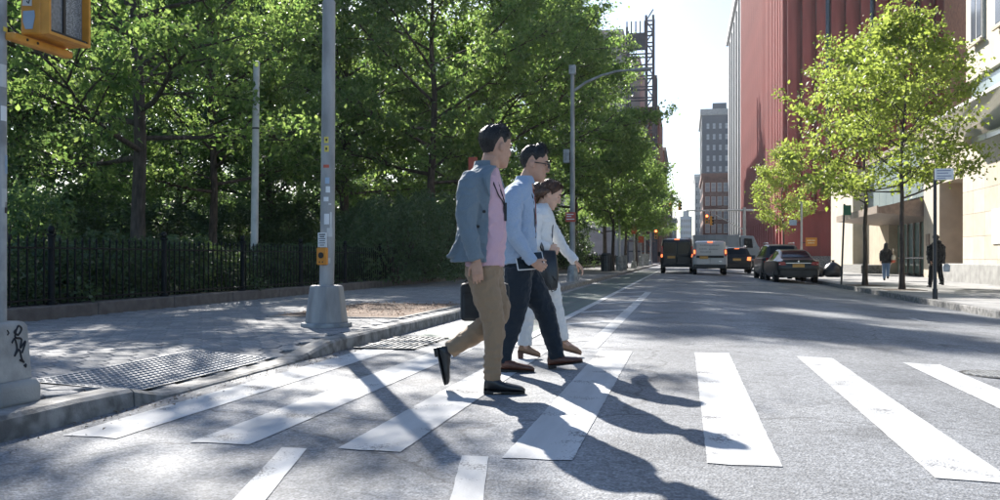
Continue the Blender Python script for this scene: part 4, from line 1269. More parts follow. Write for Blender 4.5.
def sedan(label, x, y, rot, c):
    t = thing('parked_sedan', label, 'car', (x, y, road_z(x)), rot)
    m = paint('sedan_paint', c)
    #     y     zb   zm   zs    zt    wl   ws   wt
    st = [(-2.40, .42, .60, .84, .90, .70, .74, .62), (-2.36, .30, .58, .92, 1.00, .80, .84, .70), (-2.1, .26, .60, .95, 1.05, .86, .90, .74), (-1.78, .24, .60, .95, 1.07, .88, .91, .74),
          (-1.1, .22, .60, .94, 1.36, .89, .92, .63), (-.55, .22, .60, .93, 1.45, .89, .92, .60), (.2, .22, .60, .93, 1.46, .89, .92, .60), (.75, .22, .60, .92, 1.38, .89, .92, .62),
          (1.4, .22, .60, .92, 1.00, .89, .91, .76), (2.0, .24, .58, .84, .88, .87, .89, .70), (2.4, .30, .54, .70, .74, .76, .78, .55)]
    cr = Car(t, st, 0, m)
    cr.rear_glass('rear_window', 3.12, 4.35, .93, car_glass)
    for s in (-1, 1):
        cr.panel('side_window', 3.75, 4.9, 5.2, 6.0, car_glass, s)
        cr.panel('side_window', 5.0, 7.3, 5.2, 6.0, car_glass, s)
        cr.panel('side_trim', 3.7, 7.5, 4.75, 5.1, M['chrome'], s, off=.01)
        for yy in (-1.45, 1.42): wheel(t, s * .90, yy)
        lamp(t, [(s * .50, .78), (s * .80, .76), (s * .815, .90), (s * .56, .92)], -2.38, tail_red)
        lamp(t, [(s * .74, .80), (s * .79, .80), (s * .79, .83), (s * .74, .83)], -2.405, mat('tail_clear', (.75, .55, .5), .3), 'lamp_segment')
        MB().obox((s * 1.0, .95, 1.0), (.09, 0, 0), (0, .06, 0), (0, 0, .07)).build('mirror', m, t, bevel=.02)
        MB().tube([(s * .5, -2.38, .3), (s * .5, -2.46, .3)], .045, 10).build('exhaust', M['chrome'], t)
    MB().box(-.5, .5, -2.425, -2.36, .845, .875).build('chrome_bar', M['chrome'], t)
    MB().box(-.24, .24, -2.43, -2.38, .68, .82).build('number_plate', plate_m, t)
    MB().tube([(0, -2.39, .93), (0, -2.42, .93)], .04, 12).build('badge', M['chrome'], t)
    MB().loft([[(xx, yy, z) for xx, yy in ((-.84, -2.3), (-.78, -2.46), (.78, -2.46), (.84, -2.3))] for z in (.30, .45, .60)]).build('bumper', m, t, bevel=.04)
    MB().box(-.6, .6, -2.47, -2.4, .27, .36).build('diffuser', M['black'], t)
    return t

def suv(label, x, y, rot, c, lit=False, name='parked_suv', h=1.0, cat='suv'):
    t = thing(name, label, 'car', (x, y, road_z(x)), rot)
    m = paint(name + '_paint', c)
    st = [(-2.30, .45, .65, .98, 1.06, .74, .80, .70), (-2.26, .34, .64, 1.05, 1.12, .86, .90, .74), (-2.2, .30, .64, 1.06, 1.20, .90, .93, .74), (-1.98, .28, .64, 1.06, 1.66 * h, .91, .94, .66), (-1.75, .28, .64, 1.06, 1.71 * h, .91, .94, .66),
          (-.4, .28, .64, 1.04, 1.74 * h, .92, .95, .66), (.4, .28, .64, 1.04, 1.70 * h, .92, .95, .66), (1.25, .28, .64, 1.04, 1.12, .92, .94, .78), (1.9, .30, .62, .98, 1.03, .90, .92, .74), (2.3, .38, .6, .84, .88, .78, .82, .6)]
    cr = Car(t, st, 0, m)
    cr.rear_glass('rear_window', 2.12, 2.9, .93, car_glass, .014)
    for s in (-1, 1):
        cr.panel('side_window', 3.1, 4.1, 5.2, 6.0, car_glass, s)
        cr.panel('side_window', 4.15, 4.95, 5.2, 6.0, car_glass, s)
        cr.panel('side_window', 5.03, 6.4, 5.2, 6.0, car_glass, s)
        MB().tube([(s * .60, -1.7, 1.74 * h), (s * .60, -1.6, 1.79 * h), (s * .60, .2, 1.80 * h), (s * .6, .3, 1.75 * h)], .02, 6).build('roof_rail', M['chrome'], t)
        for yy in (-1.4, 1.4): wheel(t, s * .93, yy, .36, .23)
        lamp(t, [(s * .62, .85), (s * .86, .84), (s * .875, 1.06), (s * .66, 1.08)], -2.28, brake if lit else tail_red)
        MB().obox((s * 1.03, .9, 1.12), (.1, 0, 0), (0, .07, 0), (0, 0, .09)).build('mirror', m, t, bevel=.02)
    MB().box(-.25, .25, -2.325, -2.28, .84, .98).build('number_plate', plate_m, t)
    MB().loft([[(xx, yy, z) for xx, yy in ((-.9, -2.2), (-.84, -2.38), (.84, -2.38), (.9, -2.2))] for z in (.36, .5, .66)]).build('bumper', M['black'], t, bevel=.04)
    if lit: MB().box(-.15, .15, -2.08, -1.98, 1.60 * h, 1.63 * h).build('brake_strip', brake, t)
    return t

def van(label, x, y, rot, c, w=.92, H=1.86, L=4.7, name='cargo_van', dark=False, text=False):
    t = thing(name, label, 'van', (x, y, road_z(x)), rot)
    m = paint(name + '_paint', c, .05 if not dark else .3)
    r0 = -L / 2
    st = [(r0, .48, .75, 1.05, H - .22, w - .12, w - .09, w - .22), (r0 + .05, .40, .75, 1.08, H - .07, w - .04, w - .02, w - .14), (r0 + .25, .36, .75, 1.1, H, w - .02, w, w - .11), (r0 + 1.4, .34, .75, 1.1, H + .02, w - .02, w, w - .11), (r0 + 3.0, .34, .75, 1.08, H - .01, w - .02, w, w - .13),
          (r0 + 3.3, .34, .75, 1.06, H - .12, w - .02, w, w - .15), (r0 + 4.0, .34, .72, 1.02, 1.14, w - .03, w - .02, w - .16), (r0 + L, .4, .66, .86, .92, w - .15, w - .12, w - .3)]
    cr = Car(t, st, 0, m)
    for s in (-1, 1):
        cr.panel('side_window', 4.15, 5.7, 5.2, 5.95, car_glass, s)
        for yy in (r0 + .95, r0 + L - .95): wheel(t, s * (w - .02), yy, .34, .22)
        lamp(t, [(s * (w - .16), 1.02), (s * (w - .04), 1.02), (s * (w - .06), H - .45), (s * (w - .17), H - .45)], r0 - .01, tail_red)
        lamp(t, [(s * (w - .15), 1.15 if not dark else .95), (s * (w - .05), 1.15 if not dark else .95), (s * (w - .06), 1.36 if not dark else 1.12), (s * (w - .15), 1.36 if not dark else 1.12)], r0 - .04, brake, 'brake_lamp')
        # rear doors, proud of the body with a gap between them
        MB().box(s * .012 if s > 0 else -(w - .2), (w - .2) if s > 0 else -.012, r0 - .03, r0 + .03, .56, H - .2).build('rear_door', m, t, bevel=.02)
        if dark:
            MB().box(s * .06 if s > 0 else -(w - .27), (w - .27) if s > 0 else -.06, r0 - .036, r0 - .02, 1.18, H - .28).build('door_window', car_glass, t, bevel=.01)
        MB().obox((s * (w + .12), r0 + 3.35, 1.15), (.1, 0, 0), (0, .06, 0), (0, 0, .13)).build('mirror', M['black'], t, bevel=.02)
    MB().box(-(w - .2), w - .2, r0 - .045, r0 - .031, .93, 1.06).build('handle_band', M['black'], t)
    MB().box(-.55, -.1, r0 - .056, r0 - .046, .88, 1.02).build('number_plate', plate_m, t)
    MB().loft([[(xx, yy, z) for xx, yy in ((-(w - .04), r0 + .1), (-(w - .1), r0 - .1), (w - .1, r0 - .1), (w - .04, r0 + .1))] for z in (.36, .46, .58)]).build('bumper', M['black'] if dark else M['dark_metal'], t, bevel=.03)
    MB().box(-.14, .14, r0 + .0, r0 + .06, H - .09, H - .04).build('brake_strip', brake, t)
    if text:
        b = MB()
        for z, a, c_ in ((1.62, -.52, .5), (1.42, -.56, -.2), (1.40, -.05, .42), (1.26, -.5, .05)):
            x_ = a
            while x_ < c_:
                wd = rnd.uniform(.03, .06); b.box(x_, x_ + wd, r0 - .034, r0 - .0312, z - .035, z + .035 * rnd.uniform(.3, 1)); x_ += wd + .025
        tag(b.build('lettering', mat('van_text', (.22, .24, .27), .5), t), kind='stuff')
        MB().box(.45, .62, r0 - .034, r0 - .0312, .72, .76).build('badge', M['chrome'], t)
    return t

x, y = xy(796, 38.5)
sedan('black parked sedan with red tail lights and chrome bar at the far kerb', 4.62, y + 1.6, math.radians(2), (.012, .013, .016))
x, y = xy(775, 46)
suv('dark parked suv with roof rails in front of the black sedan', 4.5, 46.5, math.radians(1.5), (.05, .055, .06), False)
x, y = xy(710, 48.5)
van('silver white cargo van with lit brake lights in the middle of the road', x, y + 2.35, 0, (.52, .53, .54), text=True)
x, y = xy(679, 52.5)
van('black passenger van with lit brake lights left of the silver van', x - .12, y + 2.5, 0, (.012, .013, .015), w=.97, H=2.05, L=5.0, name='passenger_van', dark=True)
x, y = xy(737, 58)
suv('black suv with lit brake lights right of the silver van', x, y + 2.3, 0, (.012, .013, .016), True, 'moving_suv')
# box truck crossing beyond
x, y = xy(724, 80)
t = thing('box_truck', 'grey blue box truck standing across the road behind the vans', 'truck', (x, y, road_z(x)), math.radians(4))
gt = mat('truck_box', (.17, .21, .25), .6, .1, 1.5)
MB().box(-2.75, 1.2, -1.2, 1.2, .95, 3.05).build('cargo_box', gt, t, bevel=.03)
for k in range(5):
    MB().box(-2.7 + k * .95, -2.64 + k * .95, -1.23, -1.203, 1.0, 3.0).build('rib', mat('truck_rib', (.22, .25, .28), .5), t)
MB().box(-2.8, 2.85, -1.0, 1.0, .65, .93).build('chassis', M['black'], t)
MB().loft([[(xx, yy, z) for yy, z in ((-1.1, .75), (-1.1, 2.0), (-.95, h), (.95, h), (1.1, 2.0), (1.1, .75))] for xx, h in ((1.3, 3.0), (2.4, 2.95), (2.8, 2.1), (2.9, 1.0))]).build('cab', gt, t, bevel=.03)
MB().prism([(1.6, 1.9), (2.35, 1.9), (2.25, 2.7), (1.6, 2.75)], 'y', -1.125, -1.06).build('cab_window', car_glass, t)
for xx in (-1.9, 2.05):
    for s in (-1, 1):
        o = MB().tube([(0, -.13, 0), (0, .13, 0)], .45, 20).build('wheel', M['rubber'], t, smooth=40, loc=(xx, s * .98, .45))
        MB().tube([(0, s * .12, 0), (0, s * .14, 0)], .26, 14).build('rim', M['grimy'], o)
for xx in (-2.5, -.6, 1.0):
    MB().box(xx - .06, xx + .06, -1.235, -1.203, .98, 1.05).build('marker_lamp', tail_red, t)
MB().box(2.86, 2.95, -1.0, 1.0, .55, .85).build('bumper', M['black'], t)
# ---------------------------------------------------------------- people
def cloth(name, c, scale=7, bump=.35, rough=.85, fine=300, var=.08):
    """woven cloth: soft fold relief plus fine weave"""
    m, nt, b = newmat(name)
    N, L = nt.nodes, nt.links
    tc = N.new('ShaderNodeTexCoord')
    n1 = N.new('ShaderNodeTexNoise'); n1.inputs['Scale'].default_value = scale; n1.inputs['Detail'].default_value = 3; n1.inputs['Distortion'].default_value = .6
    n2 = N.new('ShaderNodeTexNoise'); n2.inputs['Scale'].default_value = fine
    mp = N.new('ShaderNodeMapping'); mp.inputs['Scale'].default_value = (1, 1, .55)
    L.new(tc.outputs['Object'], mp.inputs[0]); L.new(mp.outputs[0], n1.inputs['Vector']); L.new(tc.outputs['Object'], n2.inputs['Vector'])
    mx = N.new('ShaderNodeMix'); mx.data_type = 'RGBA'
    mx.inputs[6].default_value = (*[q * (1 - var * 1.5) for q in c], 1); mx.inputs[7].default_value = (*[min(1, q * (1 + var * 1.5)) for q in c], 1)
    L.new(n2.outputs['Fac'], mx.inputs[0]); L.new(mx.outputs[2], b.inputs['Base Color'])
    b.inputs['Roughness'].default_value = rough; b.inputs['Sheen Weight'].default_value = .15
    b.inputs['Specular IOR Level'].default_value = .25
    b1 = N.new('ShaderNodeBump'); b1.inputs['Strength'].default_value = bump; b1.inputs['Distance'].default_value = .05
    L.new(n1.outputs['Fac'], b1.inputs['Height']); L.new(b1.outputs[0], b.inputs['Normal'])
    return m
def skin_mat(name, c):
    m = mat(name, c, .5, .07, 25, .05, 200)
    b = m.node_tree.nodes['Principled BSDF']
    b.inputs['Subsurface Weight'].default_value = .12; b.inputs['Subsurface Radius'].default_value = (.02, .008, .004); b.inputs['Subsurface Scale'].default_value = .3
    return m
SKIN = skin_mat('skin', (.50, .29, .20))
SKIN_W = skin_mat('skin_fair', (.58, .36, .26))
HAIR = mat('black_hair', (.012, .011, .011), .45, .35, 90, .6, 120, stretch=(1, 1, .3))
HAIR_W = mat('brown_hair', (.035, .018, .011), .4, .45, 70, .6, 110, col2=(.10, .045, .02), stretch=(1, 1, .3))
LEATHER_BK = mat('black_leather', (.012, .013, .015), .3, .2, 30, .1, 90, spec=.6)
LEATHER_BR = mat('brown_leather', (.11, .042, .026), .32, .25, 30, .1, 90)
SUEDE = mat('tan_suede', (.36, .21, .125), .8, .12, 30)

HEAD = [  # z, front, back, half width, in head heights
    (0.00, .30, .14, .07), (.035, .355, .06, .13), (.10, .375, -.05, .195), (.20, .375, -.17, .25), (.32, .375, -.27, .285), (.45, .375, -.35, .305),
    (.56, .375, -.395, .318), (.66, .385, -.42, .33), (.76, .375, -.42, .33), (.85, .335, -.385, .30), (.925, .255, -.31, .235), (.975, .15, -.20, .14), (1.0, .0, -.06, .02)]
def head_xsec(z):
    zs = [h[0] for h in HEAD]
    return [float(np.interp(z, zs, [h[k] for h in HEAD])) for k in (1, 2, 3)]
def head_pt(phi, z, off=0.0):
    """phi 0 = face, pi = back; returns (forward, lateral, up) in head heights"""
    f, bk, w = head_xsec(z)
    c, s = math.cos(phi), math.sin(phi)
    ctr = (f + bk) / 2; hf = (f - bk) / 2
    e = 2 / 2.35
    px = ctr + (hf + off) * math.copysign(abs(c) ** e, c)
    py = (w + off) * math.copysign(abs(s) ** e, s)
    return px, py, z

class Person:
    def __init__(s, d0, base, label, voxel=.005, fwd=None, hs=1.0):
        s.d0 = d0; s.base = base; s.label = label; s.vox = voxel
        s.body = MB(); s.parts = []
        s.F = fwd or RT.copy()                       # facing direction
        s.Lt = Vector((-s.F.y, s.F.x, 0))            # their left hand side
    def P(s, u, v, dl=0.0):
        return at(u, v, s.d0 + dl) - s.base
    def head(s, cu, cv, hh, yaw=0.0, pitch=0.0, roll=0.0, dl=0.0):
        """cu, cv: pixel of the middle of the head (ear level)"""
        f = s.F.copy(); lt = s.Lt.copy(); up = Vector((0, 0, 1))
        f = Matrix.Rotation(yaw, 3, up) @ f; lt = Matrix.Rotation(yaw, 3, up) @ lt
        R = Matrix.Rotation(-pitch, 3, lt)
        # positive pitch bends the face down
        if (R @ f).z > f.z and pitch > 0: R = Matrix.Rotation(pitch, 3, lt)
        f = R @ f; up = R @ up
        R = Matrix.Rotation(roll, 3, f); lt = R @ lt; up = R @ up
        o = s.P(cu, cv, dl) - up * (hh * .5)
        s.hf, s.hl, s.hu, s.ho, s.hh = f, lt, up, o, hh
        H = lambda a, b_, c: o + (f * a + lt * b_ + up * c) * hh
        s.H = H
        rings = []
        for k in range(24):
            z = k / 23
            rings.append([H(*head_pt(2 * math.pi * q / 24, z)) for q in range(24)])
        b = s.body
        b.loft(rings)
        b.tube([H(.37, 0, .60), H(.40, 0, .50), H(.455, 0, .40), H(.445, 0, .355), H(.37, 0, .345)], [(.03 * hh, .03 * hh), (.035 * hh, .03 * hh), (.05 * hh, .04 * hh), (.06 * hh, .04 * hh), (.04 * hh, .03 * hh)], 8)
        for sd in (-1, 1):
            b.ell(H(.385, sd * .052, .36), f * hh * .04, lt * hh * .035, up * hh * .03, 8, 6)
            b.ell(H(.335, sd * .14, .60), f * hh * .055, lt * hh * .10, up * hh * .028, 8, 6)     # brow
            b.ell(H(.30, sd * .19, .42), f * hh * .06, lt * hh * .06, up * hh * .07, 8, 6)        # cheek bone
            b.ell(H(-.02, sd * .345, .475), f * hh * .085, lt * hh * .05, up * hh * .125, 10, 8)  # ear
            b.ell(H(-.06, sd * .36, .50), f * hh * .05, lt * hh * .035, up * hh * .08, 10, 8)
        b.ell(H(.38, 0, .235), f * hh * .035, lt * hh * .09, up * hh * .022, 10, 6)               # lips
        b.ell(H(.375, 0, .195), f * hh * .033, lt * hh * .075, up * hh * .022, 10, 6)
        b.ell(H(.34, 0, .06), f * hh * .05, lt * hh * .08, up * hh * .05, 10, 6)                  # chin
    def neck(s, u, v, r, dl=0.0):
        a = s.P(u, v, dl); b_ = s.H(-.08, 0, .28)
        s.body.tube([a - Vector((0, 0, .05)), a, a.lerp(b_, .5), b_], [r * 1.35, r * 1.1, r, r], 14)
    def face_parts(s, root, glasses=False, brow=HAIR, lips=None):
        H, hh = s.H, s.hh
        for sd in (-1, 1):
            MB().ell(H(.352, sd * .135, .525), s.hf * hh * .022, s.hl * hh * .05, s.hu * hh * .016, 8, 6).build('eye', M['ink'], root, True)
            MB().tube([H(.375, sd * .06, .615), H(.385, sd * .13, .635), H(.34, sd * .21, .61)], [.006, .008, .004], 6).build('eyebrow', brow, root)
        MB().tube([H(.398, -.085, .215), H(.415, 0, .219), H(.398, .085, .215)], [.003, .005, .003], 6).build('mouth', lips or mat('lips', (.30, .12, .09), .5), root)
        if glasses:
            g_ = MB()
            for sd in (-1, 1):
                g_.tube([H(.455, sd * .145, .52) + (s.hl * (math.cos(q) * .10) + s.hu * (math.sin(q) * .075)) * hh for q in [2 * math.pi * k / 16 for k in range(17)]], .0042, 5)
                g_.tube([H(.45, sd * .245, .545), H(.36, sd * .315, .55), H(-.02, sd * .36, .54), H(-.08, sd * .355, .49)], .0042, 5)
            g_.tube([H(.455, -.05, .53), H(.465, 0, .54), H(.455, .05, .53)], .0042, 5)
            g_.build('glasses', M['black'], root)
    def hair(s, root, m, front=.80, side=.52, back=.16, t=.045, top=.07, sweep=.05, seed=1, tail=None):
        """cap of hair grown out of the scalp, ragged by noise; hairline height varies round the head"""
        H = s.H; rows = []
        NP, NS = 72, 16
        rd_ = random.Random(seed)
        for k in range(NP):
            phi = 2 * math.pi * k / NP
            a = abs(math.atan2(math.sin(phi), math.cos(phi)))
            hl = float(np.interp(a, [0, .55, .85, 1.15, 1.45, 1.62, 1.95, 2.3, math.pi], [front, front - .01, front - .10, side + .06, side - .08, side + .10, side - .10, back + .06, back]))
            hl += rd_.uniform(-.012, .012)
            col = []
            for j in range(NS):
                q = j / (NS - 1)
                z = hl + (1.0 - hl) * (1 - (1 - q) ** 1.3)
                thick = t * min(1, q * 5) * (.55 + .45 * min(1, q * 2.2))
                nz_ = noise.noise((math.cos(phi) * 3 + seed, math.sin(phi) * 3, z * 6)) * .022 + noise.noise((math.cos(phi) * 9, math.sin(phi) * 9, z * 14 + seed)) * .012
                px, py, pz = head_pt(phi, min(z, .999), thick + (nz_ if j > 1 else 0))
                up_ = top * max(0, (z - .72) / .28) + sweep * max(0, (z - .7) / .3) * max(0, math.cos(a)) 
                col.append(H(px, py, pz + up_ + (nz_ * .8 if j > 1 else 0)))
            rows.append(col)
        rows.append(rows[0])
        b = MB(); b.loft(rows, False, False)
        # fine tufts that break the outline
        for k in range(900):
            c = rd_.choice(rows[:-1]); j = rd_.randrange(3, NS - 1)
            p = c[j]; out = (p - s.H(0, 0, .6)).normalized()
            d = (out * .7 + Vector((rd_.uniform(-.6, .6), rd_.uniform(-.6, .6), rd_.uniform(-.5, .6)))).normalized()
            w = d.cross(Vector((rd_.random(), rd_.random(), rd_.random()))).normalized() * .0035
            L_ = rd_.uniform(.006, .017)
            b.add([p - w - out * .004, p + w - out * .004, p + d * L_], [(0, 1, 2)])
        if tail: tail(b)
        o = b.build('hair', m, root, True)
        return o
    def limb(s, mb, pts, rad, n=14, m=None):
        """tapered limb: pts are (u, v, dl), smoothly resampled"""
        k = m or (len(pts) * 5)
        W = [s.P(*p) for p in pts]
        Q = catmull([(*w, r) for w, r in zip(W, rad)], k)
        mb.tube([q[:3] for q in Q], [float(q[3]) for q in Q], n)
    def torso(s, mb, rows, grow=0.0, n=28, a0=None, a1=None, k=22, pw=2.4, fs=0.0):
        """rows: (u, v, half depth, half width); a0..a1 leaves the front open"""
        Q = catmull([(*s.P(r[0], r[1], 0), r[2] + grow, r[3] + grow) for r in rows], k)
        rings = []
        for qi, q in enumerate(Q):
            t_ = qi / (k - 1)
            A0 = a0(t_) if callable(a0) else a0; A1 = (2 * math.pi - A0) if callable(a0) else a1
            c = Vector(q[:3]); ring = []
            for i in range(n):
                an = 2 * math.pi * i / n if a0 is None else A0 + (A1 - A0) * i / (n - 1)
                ca, sa = math.cos(an), math.sin(an); e = 2 / pw
                ring.append(c + s.F * (math.copysign(abs(ca) ** e, ca) * q[3] + fs) + s.Lt * (math.copysign(abs(sa) ** e, sa) * q[4]))
            rings.append(ring)
        if a0 is None: mb.loft(rings)
        else:
            inner = [[p + (Vector(Q[i][:3]) - p).normalized() * .016 for p in r] for i, r in enumerate(rings)]
            mb.loft([list(r) + list(reversed(q)) for r, q in zip(rings, inner)])
        return rings
    def hand(s, wrist, tip, palm_n, size=.185, curl=.5, mb=None, side=1, grip=False):
        """palm and five separate fingers from wrist towards tip; palm_n is the direction the palm faces; side chooses the thumb side"""
        b = mb or s.body
        d = (tip - wrist).normalized(); n = (palm_n - d * palm_n.dot(d)).normalized(); w = d.cross(n) * side
        L = size; pl = L * .50
        rings = []
        for t, hw, ht in ((-.06, .15, .12), (.06, .17, .11), (.25, .205, .095), (.42, .215, .08), (.52, .20, .06)):
            c = wrist + d * (t * L)
            rings.append([c + w * (hw * L * math.cos(q)) + n * (ht * L * .75 * math.sin(q)) for q in [2 * math.pi * k / 12 for k in range(12)]])
        b.loft(rings)
        for i, (off, ln) in enumerate(((.172, .44), (.060, .50), (-.055, .46), (-.165, .36))):
            p = wrist + d * pl * .92 + w * (off * L); dd = d.copy(); pts = [p - d * .012]; r = .039 * L
            for j, seg in enumerate((.45, .32, .25)):
                ang = curl * (.55 + .3 * j + .06 * i) * (1.35 if grip else 1)
                dd = Matrix.Rotation(ang, 3, d.cross(n)) @ dd
                if dd.dot(n) < 0 and j == 0: dd = Matrix.Rotation(-2 * ang, 3, d.cross(n)) @ dd; sgn = -1
                p = p + dd * (ln * L * seg); pts.append(p)
            b.tube(pts, [r * 1.08, r, r * .92, r * .75], 8)
        p = wrist + d * L * .12 + w * L * .15
        dd = (d * .75 + w * .6 + n * .35).normalized(); q1 = p + dd * L * .22; dd = (d * .95 + w * .15 + n * .35 * (1 + curl)).normalized(); q2 = q1 + dd * L * .17; q3 = q2 + (dd + n * curl * .4).normalized() * L * .13
        b.tube([p - dd * .01, p, q1, q2, q3], [L * .08, L * .075, L * .058, L * .052, L * .036], 8)
    def finish(s, mats, name='person'):
        o = remesh(name, s.body, s.vox, mats, None, s.base, 2)
        tag(o, s.label, 'person')
        return o
    def shoe(s, root, heel, toe, up, m, L=.29, w=.048, heel_h=.024, sole_m=None, boot=.075):
        """heel, toe: ground-contact points (local); up: the shoe's own up direction"""
        f = (toe - heel); f.normalize(); u_ = (up - f * up.dot(f)).normalized(); l = f.cross(u_)
        rings = []
        prof = [(0.0, .030, .050, .62), (.04, .038, boot + .005, .8), (.14, .042, boot + .012, .86), (.28, .041, boot, .84), (.42, .041, .068, .88), (.56, .046, .056, 1.0), (.70, .047, .048, 1.0), (.84, .040, .042, .9), (.94, .030, .033, .66), (1.0, .014, .020, .35)]
        for t, hw, h, k in prof:
            c = heel + f * (t * L) + u_ * .012
            hw = hw * w / .048
            ring = []
            for i in range(14):
                q = 2 * math.pi * i / 14
                ca, sa = math.cos(q), math.sin(q)
                ring.append(c + l * (hw * math.copysign(abs(ca) ** .8, ca)) + u_ * (h * (.5 + .5 * math.copysign(abs(sa) ** .75, sa))))
            rings.append(ring)
        sh = MB().loft(rings).build('shoe', m, root, smooth=60)
        b = MB()
        out = [(t, hw * w / .048 + .004) for t, hw, h, k in prof]
        poly = [(t * L, hw) for t, hw in out] + [(t * L, -hw) for t, hw in reversed(out)]
        for z0, z1, sel in ((0.004, .014, None),):
            n = len(poly)
            b.add([heel + f * a + l * c + u_ * z for z in (z0, z1) for a, c in poly], [tuple(reversed(range(n))), tuple(range(n, 2 * n))] + [(i, (i + 1) % n, n + (i + 1) % n, n + i) for i in range(n)])
        b.obox(heel + f * (.12 * L) + u_ * (-heel_h / 2 + .008), f * (.115 * L), l * .033, u_ * (heel_h / 2))
        b.build('sole', sole_m or M['black'], sh)
        for k in range(3):
            t = .40 + .055 * k
            c = heel + f * (t * L) + u_ * (.082 - .006 * k - .0)
            MB().tube([c - l * .016, c + u_ * .003, c + l * .016], .0028, 5).build('lace', M['black'], sh)
        return sh
    def wrinkle(s, o, amp, sc, seed=0, zs=.5):
        """crumple a garment: displace along normals with layered noise"""
        me = o.data
        n = len(me.vertices)
        co = np.empty(n * 3, np.float32); me.vertices.foreach_get('co', co); co = co.reshape(-1, 3)
        no = np.empty(n * 3, np.float32); me.vertices.foreach_get('normal', no); no = no.reshape(-1, 3)
        d = np.array([noise.noise((p[0] * sc + seed, p[1] * sc, p[2] * sc * zs)) + .5 * noise.noise((p[0] * sc * 2.3, p[1] * sc * 2.3 + seed, p[2] * sc * 2.6)) for p in co], np.float32)
        rg = np.array([.5 - abs(noise.noise((p[0] * sc * 1.1 + p[2] * sc * .5, p[1] * sc * 1.1 - 3 + seed, p[2] * sc * 1.5 - p[0] * sc * .7))) * 2.2 for p in co], np.float32)
        rg = np.clip(rg, 0, 1) * 1.3
        co += no * ((d + rg) * amp)[:, None]
        me.vertices.foreach_set('co', co.ravel()); me.update()

Z = Vector((0, 0, 1))
def ground_pt(p, u, v, dl=0.0, z=None):
    """local point under pixel column u at depth offset dl, on the road"""
    q = at(u, v, p.d0 + dl)
    return Vector((q.x, q.y, road_z(q.x) if z is None else z)) - p.base

# ---- man in the grey-blue blazer ------------------------------------------------
BASE = at(494, HOR, 6.04); BASE.z = 0
p = Person(6.04, BASE, 'man in a grey blue blazer, pink shirt and khaki trousers, head turned away')
p.head(495.5, 147.5, .262, yaw=math.radians(34), pitch=math.radians(5), dl=0)
p.neck(488.5, 170, .062)
T1 = [(484, 284, .09, .15), (483.5, 268, .125, .17), (484, 250, .125, .165), (484, 228, .13, .17), (483, 205, .135, .19), (482.5, 190, .125, .205), (484, 178, .095, .19), (487, 170, .065, .12), (488, 166, .05, .07)]
p.torso(p.body, T1, -.02)
armN = [(476, 178.5, -.15), (470, 186, -.198), (467.5, 203, -.225), (467, 224, -.24), (471.5, 243, -.25), (476, 260, -.25)]
armF = [(489, 178.5, .15), (493, 186, .20), (490, 205, .225), (488, 226, .24), (486.5, 246, .25), (485, 262, .25)]
p.limb(p.body, armN, [.05, .052, .045, .04, .033, .028]); p.limb(p.body, armF, [.05, .052, .045, .04, .033, .028])
legN = [(483, 268, -.085), (487, 295, -.085), (493, 323, -.08), (493.5, 348, -.08), (492, 376, -.08)]
legF = [(485, 268, .085), (492, 292, .09), (499, 314, .09), (476, 333, .09), (449, 351, .09)]
for lg in (legN, legF): p.limb(p.body, lg, [.085, .08, .055, .05, .036])
w1 = p.P(476.5, 261, -.25); p.hand(w1, p.P(478.5, 284, -.24), Vector((0, 0, 0)) + p.Lt, .18, .42, side=-1)
w2 = p.P(485, 262, .25); p.hand(w2, p.P(485, 282, .25), p.Lt * -1, .18, 1.0, side=1, grip=True)
man = p.finish(SKIN)
p.face_parts(man)
p.hair(man, HAIR, front=.82, side=.66, back=.30, t=.034, top=.10, sweep=.05, seed=4)
KHAKI = cloth('khaki', (.30, .205, .125), 9, .45)
PINK = cloth('pink_cotton', (.62, .40, .46), 6, .3)
BLAZER = cloth('blazer_wool', (.165, .21, .245), 6, .35, fine=300, var=.2)
b = MB()
b.tube([p.P(484, 262), p.P(484, 275), p.P(484.5, 290)], [(.168, .126), (.172, .125), (.12, .07)], 22, ref=p.Lt)
p.limb(b, [(482, 268, -.085), (486, 292, -.085), (493.5, 322, -.08), (494, 342, -.08), (493, 361, -.08), (492.3, 380, -.08)], [.100, .096, .076, .066, .057, .053], 18)
p.limb(b, [(486, 268, .085), (492, 292, .09), (497.5, 315, .09), (474, 334, .09), (461, 343, .09), (449.5, 350.5, .09)], [.100, .096, .078, .070, .060, .055], 18)
for cu, cv, r, dl in ((492, 372, .059, -.08), (492.5, 366, .060, -.08), (493.5, 357, .062, -.08)):
    c = p.P(cu, cv, dl); b.tube([c - Z * .012, c, c + Z * .012], [r * .9, r * 1.06, r * .9], 16)
tr_ = remesh('trousers', b, .0075, KHAKI, man, (0, 0, 0), 2); p.wrinkle(tr_, .007, 11, 3, 2.0)
b = MB(); p.torso(b, [(484, 266, .128, .172), (484.5, 255, .13, .17), (485, 240, .138, .172), (484.5, 222, .138, .178), (483.5, 204, .14, .192), (483, 190, .128, .20), (484.5, 178, .096, .185), (487.5, 171, .068, .12), (489, 168, .056, .072)], .004)
sh_ = remesh('shirt', b, .008, PINK, man, (0, 0, 0), 2); p.wrinkle(sh_, .010, 8, 7, .8)
b = MB()
JT = [(479.5, 262, .185, .20), (480.5, 250, .165, .195), (481.5, 235, .148, .188), (482, 215, .148, .196), (481.5, 200, .15, .21), (481, 188, .138, .222), (482.5, 177, .11, .205), (486, 170, .08, .14), (487.5, 166.5, .068, .085)]
opening = lambda t: math.radians(float(np.interp(t, [0, .3, .55, .75, .9, 1], [80, 77, 72, 66, 52, 40])))
JR = p.torso(b, JT, .012, a0=opening, n=40)
p.limb(b, armN, [.066, .078, .07, .063, .056, .050], 16); p.limb(b, armF, [.066, .078, .07, .063, .056, .050], 16)
